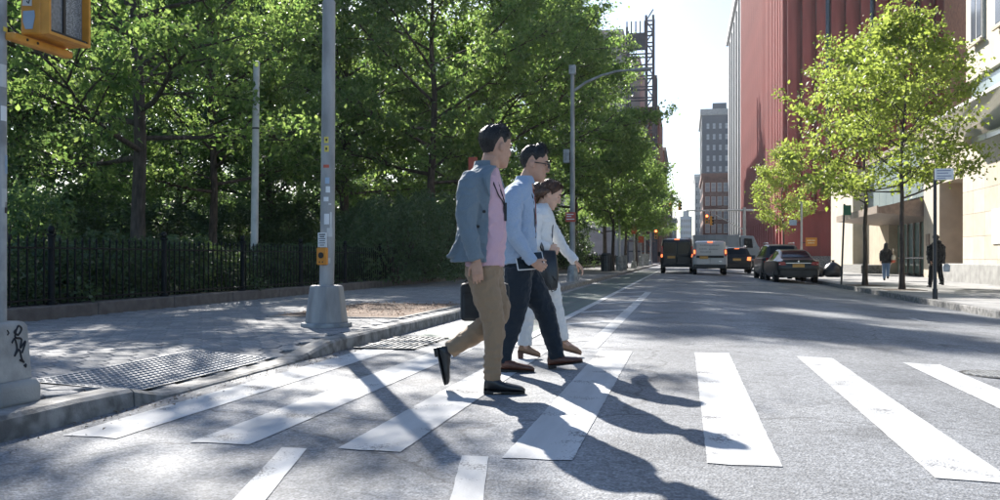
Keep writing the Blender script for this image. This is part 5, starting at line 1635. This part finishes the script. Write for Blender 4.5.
# back vent flap flaring behind
c0_, c1_ = p.P(459.5, 236, -.02), p.P(447.5, 257.5, -.04)
b.loft([[q - p.Lt * .12, q + p.Lt * .12, q + p.Lt * .10 + p.F * .05, q - p.Lt * .10 + p.F * .05] for q in (p.P(462, 222, -.02), c0_, c1_)])
jk = remesh('blazer', b, .0075, BLAZER, man, (0, 0, 0), 2); p.wrinkle(jk, .009, 9, 11, .9)
# lapel, buttons, sleeve buttons, pocket flap
for sd in (0, 1):
    rows_ = []
    for i in range(11, 21):
        r_ = JR[i] if sd else list(reversed(JR[i]))      # the ring runs from their left front round the back to their right front
        wl = [1, 1.6, 2.3, 3.0, 3.6, 4.0, 4.2, 3.9, 3.3, 2.6][i - 11]
        ctr = sum((Vector(q) for q in r_), Vector()) / len(r_)
        rows_.append([])
        for f_, o_ in ((0, .004), (.33, .016), (.75, .019), (1, .010)):
            t_ = wl * f_; j_ = min(int(t_), len(r_) - 2)
            q = Vector(r_[j_]).lerp(Vector(r_[j_ + 1]), t_ - j_)
            rows_[-1].append(q + (q - ctr).normalized() * o_)
    MB().loft(rows_, False, False).build('lapel', BLAZER, jk, True)
fl_ = [p.P(474, 238, -.215), p.P(486.5, 239, -.19)]
MB().loft([[q + Z * .022, q + Z * .022 - p.Lt * .012, q - Z * .03 - p.Lt * .014, q - Z * .03] for q in fl_]).build('pocket_flap', BLAZER, jk)
for cu, cv in ((484.2, 211.5), (478, 226.5)):
    c = p.P(cu, cv, -.215); MB().ell(c, p.F * .011, p.Lt * .006, Z * .011, 10, 6).build('button', M['ink'], jk)
# collar of the jacket
b = MB(); ring = []
for k in range(15):
    q = math.radians(70 + 220 * k / 14)
    c = p.P(487, 166, 0)
    ring.append(c + p.F * (.078 * math.cos(q) - .005) + p.Lt * (.085 * math.sin(q)))
b.loft([[r + (r - p.P(487, 166, 0)).normalized() * o_ + Z * z_ for r in ring] for o_, z_ in ((.012, -.05), (.008, .0), (.0, .03), (-.008, .0))], False, False)
b.build('collar', BLAZER, jk, True)
# lanyard
b = MB(); b.tube([p.P(490, 171, -.105), p.P(494, 184, -.175), p.P(498.5, 195, -.165), p.P(502.5, 201, -.125), p.P(505, 206, -.08)], .0045, 6)
b.tube([p.P(494, 171, -.075), p.P(499, 185, -.13), p.P(504, 200, -.10), p.P(505, 206, -.08)], .0045, 6)
b.obox(p.P(505.6, 212, -.07), p.F * .008, p.Lt * .03, Z * .06)
b.build('lanyard', M['ink'], man)
# shoes
p.shoe(man, ground_pt(p, 483.5, 0, -.08) + Z * .012, ground_pt(p, 523, 0, -.08) + Z * .002, Z, LEATHER_BK, .275, .05, heel_h=.02, boot=.10)
hl_, to_ = p.P(435.5, 347.5, .09), p.P(443.5, 383.5, .09)
p.shoe(man, hl_, to_, (p.P(470, 352, .09) - hl_), LEATHER_BK, .262, .05, heel_h=.022)
b = MB(); b.limb = None
pa = p.P(449, 350.5, .09); pb_ = p.P(440.5, 354, .09)
MB().tube([pa, pb_], [.046, .04], 14).build('sock', M['ink'], man, True)

# briefcase hanging from the far hand
bc = thing('briefcase', 'black soft briefcase carried low by the man in the blazer', 'bag', at(485, 321, 6.33))
bo = at(485, 321, 6.33)
MB().obox(Vector((0, 0, .135)), RT * .172, FW * .045, Z * .135).build('body', mat('nylon_black', (.018, .024, .028), .7, .25, 14, .2, 60), bc, bevel=.03)
MB().obox(Vector((0, 0, .105)) - FW * .052, RT * .15, FW * .012, Z * .09).build('front_pocket', mat('nylon_pocket', (.022, .029, .033), .7, .25, 14, .2, 60), bc, bevel=.02)
b = MB().tube([RT * -.13 + Z * .262 - FW * .046, RT * .13 + Z * .262 - FW * .046], .005, 6); b.build('zip', M['ink'], bc)
MB().tube([RT * -.07 + Z * .265, RT * -.055 + Z * .30, Z * .306, RT * .055 + Z * .30, RT * .07 + Z * .265], .009, 8).build('handle', M['black'], bc)
MB().tube([RT * -.16 + Z * .25, RT * -.13 + Z * .285, RT * -.06 + Z * .28, RT * -.02 + Z * .262], .006, 6).build('strap', M['black'], bc)

# ---- man in the light blue shirt with glasses -----------------------------------
BASE = at(530, HOR, 7.2); BASE.z = 0
p = Person(7.2, BASE, 'man with glasses in a light blue shirt and navy trousers, holding a tablet')
p.head(534.3, 164.7, .265, yaw=math.radians(-8), pitch=math.radians(9))
p.neck(525, 183, .060)
T2 = [(519, 284, .09, .15), (519, 268, .12, .165), (518.5, 250, .118, .16), (518, 228, .125, .17), (517.5, 208, .132, .19), (517.5, 196, .12, .20), (519.5, 188, .09, .18), (523, 182, .06, .11), (524.5, 178.5, .05, .065)]
p.torso(p.body, T2, -.02)
armN = [(517.5, 190, -.14), (513.5, 198, -.198), (513, 214, -.235), (514.5, 234, -.25), (523, 249, -.25), (533, 262, -.24)]
armF = [(521, 190, .14), (523, 198, .20), (523, 214, .23), (525, 233, .24), (531, 250, .2), (536, 262, .12)]
p.limb(p.body, armN, [.05, .052, .043, .038, .032, .027]); p.limb(p.body, armF, [.05, .052, .043, .038, .032, .027])
legN = [(518, 268, -.085), (518, 292, -.085), (516, 314, -.08), (509, 337, -.08), (503, 361, -.08)]
legF = [(521, 268, .085), (534, 291, .09), (546, 312, .09), (552, 335, .09), (557, 357, .09)]
for lg in (legN, legF): p.limb(p.body, lg, [.085, .08, .055, .05, .036])
p.hand(p.P(533, 262, -.24), p.P(546, 270, -.22), p.Lt * 1.0 + Z * .2, .18, .75, side=1, grip=True)
p.hand(p.P(536, 262, .12), p.P(546, 268, .02), p.Lt * -1, .18, .6, side=-1)
man = p.finish(SKIN)
p.face_parts(man, glasses=True)
p.hair(man, HAIR, front=.81, side=.67, back=.32, t=.032, top=.11, sweep=.09, seed=9)
NAVY = cloth('navy_trouser', (.014, .022, .032), 8, .4)
SKYB = cloth('sky_cotton', (.34, .43, .56), 7, .35, fine=160, var=.17)
b = MB()
b.tube([p.P(519, 252), p.P(519, 270), p.P(519.5, 288)], [(.172, .130), (.172, .128), (.12, .07)], 22, ref=p.Lt)
p.limb(b, [(518, 268, -.085), (517.5, 290, -.085), (515.5, 314, -.08), (509.5, 336, -.08), (505, 350, -.08), (502.5, 363, -.08)], [.112, .108, .080, .068, .062, .062], 18)
p.limb(b, [(521, 268, .085), (533.5, 290, .09), (545, 312, .09), (550.5, 332, .09), (554.5, 346, .09), (556.5, 358, .09)], [.115, .112, .085, .074, .066, .064], 18)
tr_ = remesh('trousers', b, .008, NAVY, man, (0, 0, 0), 2); p.wrinkle(tr_, .007, 11, 5, 2.0)
b = MB(); p.torso(b, [(519, 264, .128, .172), (518.5, 252, .135, .175), (518, 238, .14, .178), (517.8, 222, .138, .18), (517.5, 206, .14, .195), (517.5, 196, .126, .205), (519.5, 187.5, .096, .185), (523, 182, .068, .12), (524.7, 179, .06, .075)], .006)
p.limb(b, armN, [.06, .074, .068, .060, .053, .044], 16); p.limb(b, armF, [.06, .074, .066, .060, .050, .044], 16)
sh_ = remesh('shirt', b, .008, SKYB, man, (0, 0, 0), 2); p.wrinkle(sh_, .010, 8, 2, .9)
b = MB(); c = p.P(525.2, 180.5, 0)
ring = [c + p.F * (.072 * math.cos(q)) + p.Lt * (.075 * math.sin(q)) for q in [math.radians(35 + 290 * k / 17) for k in range(18)]]
b.loft([[r + (r - c).normalized() * o_ + Z * z_ for r in ring] for o_, z_ in ((.026, -.030), (.010, .010), (.0, .034), (-.006, .0))], False, False)
b.build('collar', SKYB, sh_, True)
MB().tube([p.P(524, 200, -.21), p.P(525, 209, -.215), p.P(524, 225, -.21)], .003, 5).build('seam', SKYB, sh_)
b = MB().loft([[q - p.Lt * w_ , q + p.Lt * w_, q + p.Lt * w_ + p.F * .008, q - p.Lt * w_ + p.F * .008] for q, w_ in ((p.P(532.5, 188, -.02), .02), (p.P(535, 205, -.03), .033), (p.P(535.5, 222, -.035), .04), (p.P(535, 233, -.035), .035))])
b.build('tie', cloth('rust_tie', (.30, .085, .05), 8, .2), man, True)
b = MB().tube([p.P(529, 185, -.10), p.P(533, 198, -.13), p.P(535, 216, -.11), p.P(535.5, 238, -.09)], .0045, 6); b.build('lanyard', M['ink'], man)
p.shoe(man, ground_pt(p, 499.5, 0, -.1) + Z * .012, ground_pt(p, 524, 0, -.1) + Z * .002, Z, LEATHER_BR, .275, .048, heel_h=.02)
hl_ = ground_pt(p, 548, 0, .09) + Z * .016
to_ = ground_pt(p, 587, 0, .09) + Z * .055
p.shoe(man, hl_, to_, Z, LEATHER_BR, .285, .048, heel_h=.02)
# tablet in his hand
tb_ = thing('tablet', 'dark tablet with a pale edge held by the man in the light blue shirt', 'tablet', at(530, 261, 7.04))
xa = (at(545, 268, 7.06) - at(518, 270, 7.01)); xa.normalize(); za = (at(515.8, 251, 7.08) - at(518, 270, 7.01)); za = (za - xa * za.dot(xa)).normalized(); na = xa.cross(za)
MB().obox((0, 0, 0), xa * .112, za * .075, na * .005).build('case', M['white'], tb_, bevel=.006)
MB().obox(na * (-.0058 if na.dot(FW) > 0 else .0058), xa * .104, za * .068, na * .0008).build('screen', glass_mat('tablet_screen', (.012, .018, .022), .12), tb_)

# ---- woman ------------------------------------------------------------------------
BASE = at(542, HOR, 8.1); BASE.z = 0
p = Person(8.1, BASE, 'woman with tied dark hair in a white cardigan and white trousers looking down')
p.head(549.8, 194.5, .245, yaw=math.radians(-6), pitch=math.radians(24))
p.neck(542.5, 206, .048)
T3 = [(538.5, 279, .09, .15), (538.5, 264, .115, .165), (539.5, 246, .095, .135), (540, 232, .10, .14), (540, 222, .115, .155), (539.5, 214, .10, .165), (540.5, 208.5, .07, .14), (542, 205, .05, .08), (542.8, 203, .04, .05)]
p.torso(p.body, T3, -.015)
armN = [(536.5, 215, -.165), (534.5, 228, -.195), (536, 242, -.2), (542.5, 246, -.2), (549, 248, -.19)]
armF = [(545.5, 215, .16), (552, 228, .19), (560, 243, .2), (568, 253, .17), (575.5, 261.5, .13)]
p.limb(p.body, armN, [.042, .036, .032, .027, .022]); p.limb(p.body, armF, [.042, .036, .032, .027, .022])
legN = [(537, 264, -.08), (532, 287, -.08), (528, 308, -.08), (525.5, 328, -.08), (524.5, 348, -.08)]
legF = [(540.5, 264, .08), (549, 286, .085), (555, 306, .085), (559.5, 325, .085), (563.5, 342, .085)]
for lg in (legN, legF): p.limb(p.body, lg, [.085, .075, .052, .046, .032])
for hx, tx, dl in ((521.5, 540, -.08), (560.5, 581, .085)):
    a = p.P(524.5 if dl < 0 else 563.5, 347 if dl < 0 else 341, dl)
    g0 = ground_pt(p, tx, 0, dl) + Z * .03
    p.body.tube([a, a.lerp(g0, .35) - Z * .01, a.lerp(g0, .72), g0], [.034, .032, .030, .018], 10)
p.hand(p.P(549, 248, -.19), p.P(556, 250, -.17), p.Lt * 1.0 + Z * -.2, .165, .7, side=1, grip=True)
p.hand(p.P(575.5, 261.5, .13), p.P(583, 269, .11), Z * -1 + p.Lt * -.3, .165, .55, side=1)
wo_ = p.finish(SKIN_W)
p.face_parts(wo_, brow=HAIR_W)
def tail(b):
    H = p.H
    b.tube([H(-.40, 0, .62), H(-.50, -.03, .45), H(-.52, -.05, .25), H(-.50, -.04, .02), H(-.47, -.02, -.22), H(-.45, 0, -.38)], [(.05, .06), (.055, .065), (.048, .058), (.045, .052), (.035, .042), (.008, .01)], 14)
    b.tube([H(-.05, -.36, .62), H(-.2, -.38, .48), H(-.38, -.26, .36), H(-.50, -.08, .28)], [.02, .032, .034, .03], 10)
    b.tube([H(-.05, .36, .62), H(-.2, .38, .48), H(-.38, .26, .36), H(-.50, .02, .28)], [.02, .032, .034, .03], 10)
p.hair(wo_, HAIR_W, front=.83, side=.55, back=.18, t=.055, top=.05, sweep=.0, seed=14, tail=tail)
WHITE = cloth('white_knit', (.70, .70, .69), 9, .3)
WTR = cloth('white_trouser', (.68, .67, .65), 9, .4)
b = MB()
b.tube([p.P(539.5, 252), p.P(538.8, 264), p.P(539, 279)], [(.15, .10), (.168, .118), (.12, .07)], 22, ref=p.Lt)
p.limb(b, [(537, 264, -.08), (532, 287, -.08), (527.5, 308, -.08), (525.5, 326, -.08), (524.8, 345, -.08)], [.105, .098, .076, .068, .062], 18)
p.limb(b, [(540.5, 264, .08), (549, 286, .085), (554.5, 306, .085), (559, 324, .085), (562.5, 340, .085)], [.105, .098, .076, .068, .060], 18)
tr_ = remesh('trousers', b, .008, WTR, wo_, (0, 0, 0), 2); p.wrinkle(tr_, .008, 11, 8, 1.5)
b = MB(); p.torso(b, [(538.7, 268, .128, .175), (539.5, 254, .112, .155), (540, 243, .107, .145), (540, 232, .11, .15), (540, 222, .126, .165), (539.5, 214, .108, .172), (540.5, 208.5, .078, .148), (541.8, 205.5, .056, .09), (542.5, 203.8, .050, .06)], .006)
p.limb(b, armN, [.066, .056, .05, .045, .038], 16); p.limb(b, armF, [.064, .056, .05, .044, .038], 16)
cd_ = remesh('cardigan', b, .0075, WHITE, wo_, (0, 0, 0), 2); p.wrinkle(cd_, .010, 10, 6, .9)
# dark trim of the cardigan
b = MB()
b.tube([p.P(544.5, 206, -.07), p.P(549, 214, -.125), p.P(553, 224, -.10), p.P(552, 240, -.08), p.P(551.5, 255, -.08)], .005, 6)
b.tube([p.P(545.5, 205.5, .03), p.P(550, 213, .02), p.P(553.5, 224, .0)], .005, 6)
b.tube([p.P(535, 214.5, -.175), p.P(540.5, 210.5, -.165), p.P(546, 208, -.10), p.P(548, 212.5, -.11), p.P(541, 216.5, -.172), p.P(535.5, 217.5, -.18), p.P(535, 214.5, -.175)], .0045, 6)
b.build('trim', mat('trim_navy', (.03, .045, .07), .7), cd_)
# block heel shoes
for u0, u1, vh, dl, lift in ((517.5, 540, 356, -.08, 0.0), (557.5, 581, 350, .085, .01)):
    h0 = ground_pt(p, u0, 0, dl) + Z * (.062 + lift); t0 = ground_pt(p, u1, 0, dl) + Z * (.012 + lift * .3)
    f_ = (t0 - h0).normalized()
    s_ = p.shoe(wo_, h0, t0, Z, SUEDE, (t0 - h0).length, .038, heel_h=.002, sole_m=LEATHER_BR, boot=.06)
    MB().loft([[h0 + p.F * (x_ + .028) + p.Lt * y_ + Z * z_ for x_, y_ in ((-k_, -.024), (k_ * .9, -.024), (k_ * .9, .024), (-k_, .024))] for z_, k_ in ((-.058 - lift, .024), (.012, .03))]).build('heel', LEATHER_BR, s_)
    MB().tube([h0 + p.F * .05 + Z * .07 + p.Lt * .038 * math.sin(q) + p.F * .042 * math.cos(q) for q in [2 * math.pi * k / 14 for k in range(15)]], .005, 5).build('ankle_strap', SUEDE, s_)
# handbag on her near arm
hb_ = thing('handbag', 'black handbag hanging from the arm of the woman in white', 'bag', at(549, 290, 7.84))
ho = at(549, 290, 7.84)
q_ = lambda u, v, dl=0: at(u, v, 7.84 + dl) - ho
rings = []
for z_, a_, w_ in ((0, .055, .05), (.02, .075, .07), (.12, .085, .075), (.24, .075, .06), (.33, .06, .03), (.345, .055, .012)):
    rings.append([Vector((0, 0, z_ + .0)) + RT * (a_ * math.copysign(abs(math.cos(t_)) ** .6, math.cos(t_)) + .0) + FW * (w_ * math.copysign(abs(math.sin(t_)) ** .6, math.sin(t_))) for t_ in [2 * math.pi * k / 20 for k in range(20)]])
MB().loft(rings).build('body', LEATHER_BK, hb_, True)
MB().tube([q_(544, 254), q_(543, 247), q_(541.5, 242.5), q_(540.5, 247), q_(543, 254, .04)], .007, 6).build('handle', LEATHER_BK, hb_)
MB().tube([q_(552.5, 276, -.07), q_(556.5, 281, -.09), q_(556, 290, -.09), q_(552, 292, -.08), q_(550, 284, -.075)], .005, 6).build('strap', M['black'], hb_)

# ---- two people on the far pavement -------------------------------------------------
def far_person(u, d, h, label, top_m, leg_m, skin, hair_m, ang, stride, extra, zb=SW_R, width=1.0, longhair=False, hood=False):
    b0 = at(u, HOR, d); b0.z = zb
    f = Vector((math.cos(ang), math.sin(ang), 0))
    q = Person(d, b0, label, .012, fwd=f)
    s_ = h / 1.75
    V = lambda a, l, z: (f * a + q.Lt * l + Z * z) * s_
    q.P = lambda *a: V(*a)
    q.hf, q.hl, q.hu = f, q.Lt, Z.copy()
    pt_ = q.P
    # head via a fixed origin
    q.P = lambda cu, cv, dl=0: V(0.02, 0, 1.60)
    q.head(0, 0, .25 * s_)
    q.P = pt_
    q.body.tube([V(0, 0, 1.40), V(0, 0, 1.50), V(.01, 0, 1.56)], [.07 * s_, .055 * s_, .055 * s_], 10)
    q.body.tube([V(0, 0, .85), V(0, 0, 1.1), V(0, 0, 1.3), V(0, 0, 1.44)], [(.15 * s_, .11 * s_)] * 3 + [(.12 * s_, .08 * s_)], 14, ref=q.Lt)
    knees = []
    legs = []
    for sd in (-1, 1):
        a = stride * sd
        legs.append([V(0, sd * .09, .90), V(a * .5 + .03, sd * .09, .50), V(a, sd * .09, .09 + (.1 if a < -.12 else 0))])
        q.body.tube(legs[-1], [.08 * s_, .055 * s_, .035 * s_], 10)
    arms = []
    for sd in (-1, 1):
        a = -stride * sd * .7
        arms.append([V(0, sd * .165, 1.38), V(a * .4 - .03, sd * .225, 1.12), V(a + .03, sd * .22, .86)])
        q.body.tube(arms[-1], [.05 * s_, .04 * s_, .03 * s_], 10)
        q.hand(arms[-1][-1], arms[-1][-1] + (f * .1 - Z).normalized() * .1, q.Lt * -sd, .17 * s_, .5, side=sd)
    o = q.finish(skin)
    b = MB().tube([V(0, 0, .82), V(0, 0, .95)], [(.16 * width * s_, .12 * s_), (.16 * s_, .12 * s_)], 14, ref=q.Lt)
    for lg in legs: b.tube(lg, [.105 * s_, .08 * s_, .062 * s_], 12)
    q.wrinkle(remesh('trousers', b, .013, leg_m, o), .014, 9, 2)
    b = MB().tube([V(0, 0, .80), V(0, 0, .95), V(-.01, 0, 1.15), V(0, 0, 1.35), V(0, 0, 1.45), V(0, 0, 1.5)], [(.20 * width * s_, .15 * s_), (.205 * width * s_, .155 * width * s_), (.21 * width * s_, .155 * width * s_), (.215 * s_ * width, .14 * s_), (.15 * s_, .10 * s_), (.07 * s_, .07 * s_)], 18, ref=q.Lt)
    for am in arms: b.tube(am[:2] + [am[1].lerp(am[2], .9)], [.07 * (.5 + width / 2) * s_, .07 * (.4 + .6 * width) * s_, .055 * s_], 12)
    q.wrinkle(remesh('jacket', b, .013, top_m, o), .02, 8, 5)
    for lg in legs:
        e = lg[-1]
        q.shoe(o, Vector((e.x, e.y, e.z - .09 * s_)) - f * .07 + Z * .012, Vector((e.x, e.y, e.z - .09 * s_)) + f * .2 + Z * .01, Z, M['black'], .27 * s_)
    hr = q.hair(o, hair_m, front=.8, side=.48, back=.1, t=.05, top=.05, seed=int(u))
    if longhair:
        MB().tube([V(-.05, 0, 1.68), V(-.1, 0, 1.55), V(-.12, 0, 1.38), V(-.13, 0, 1.22)], [(.08, .06), (.10, .06), (.11, .05), (.05, .02)], 14, ref=q.Lt).build('long_hair', hair_m, o, True)
    if hood:
        MB().tube([V(-.11, 0, 1.40), V(-.10, 0, 1.5), V(-.06, 0, 1.56)], [(.13, .07), (.14, .08), (.08, .04)], 14, ref=q.Lt).build('hood', top_m, o, True)
    return o, V
BLKJ = cloth('black_jacket', (.012, .013, .016), 9, .5)
DENIM = cloth('denim', (.10, .16, .26), 9, .4)
o, V = far_person(936, 30, 1.78, 'person in a bulky black jacket walking away behind the sign post', BLKJ, cloth('dark_trouser', (.018, .018, .02), 9, .4), SKIN, HAIR, math.radians(100), .24, None, width=1.4, hood=True)
pbag = thing('carrier_bag', 'pale blue carrier bag in the hand of the person in black', 'bag', o.location + V(-.02, -.33, .52))
MB().loft([[Vector((x_, y_, z_)) for x_, y_ in ((-.1 * k_, -.05), (.1 * k_, -.05), (.1 * k_, .05), (-.1 * k_, .05))] for z_, k_ in ((0, .8), (.03, 1), (.2, 1.1), (.27, .5))]).build('sack', mat('bag_blue', (.38, .46, .56), .5, .2, 10, .4, 20), pbag, bevel=.015)
MB().tube([(-.04, 0, .26), (0, 0, .33), (.04, 0, .26)], .006, 6).build('handle', M['offwhite'], pbag)
o, V = far_person(886, 39.5, 1.66, 'woman with long dark hair, black top and jeans walking by the entrance', cloth('black_top', (.014, .014, .016), 9, .4), DENIM, SKIN_W, HAIR, math.radians(75), .26, None, longhair=True)
sb_ = thing('shoulder_bag', 'cream and red shoulder bag on the woman in jeans', 'bag', o.location + V(-.05, -.30, .82))
MB().loft([[Vector((x_ * k_, y_ * k_, z_)) for x_, y_ in ((-.07, -.2), (.07, -.2), (.07, .2), (-.07, .2))] for z_, k_ in ((0, .7), (.05, 1), (.12, 1))]).build('lower_body', mat('bag_red', (.45, .10, .05), .6), sb_, bevel=.02)
MB().loft([[Vector((x_ * k_, y_ * k_, z_)) for x_, y_ in ((-.07, -.2), (.07, -.2), (.07, .2), (-.07, .2))] for z_, k_ in ((.122, 1), (.25, 1), (.34, .7))]).build('upper_body', mat('bag_cream', (.62, .55, .42), .6), sb_, bevel=.02)
MB().tube([(0, -.16, .3), (0, -.08, .52), (.02, .05, .62), (.02, .14, .45), (0, .16, .3)], .012, 6).build('strap', mat('bag_strap', (.5, .4, .3), .6), sb_)
# ---------------------------------------------------------------- hazy air
hz, nt, _b = newmat('haze_air')
nt.nodes.remove(_b)
pv = nt.nodes.new('ShaderNodeVolumePrincipled')
pv.inputs['Color'].default_value = (.82, .92, 1.0, 1)
pv.inputs['Density'].default_value = HAZE
pv.inputs['Anisotropy'].default_value = .35
nt.links.new(pv.outputs[0], nt.nodes['Material Output'].inputs['Volume'])
o = MB().box(-160, 140, -60, 720, -2.0, 70).build('haze', hz)
tag(o, kind='stuff')
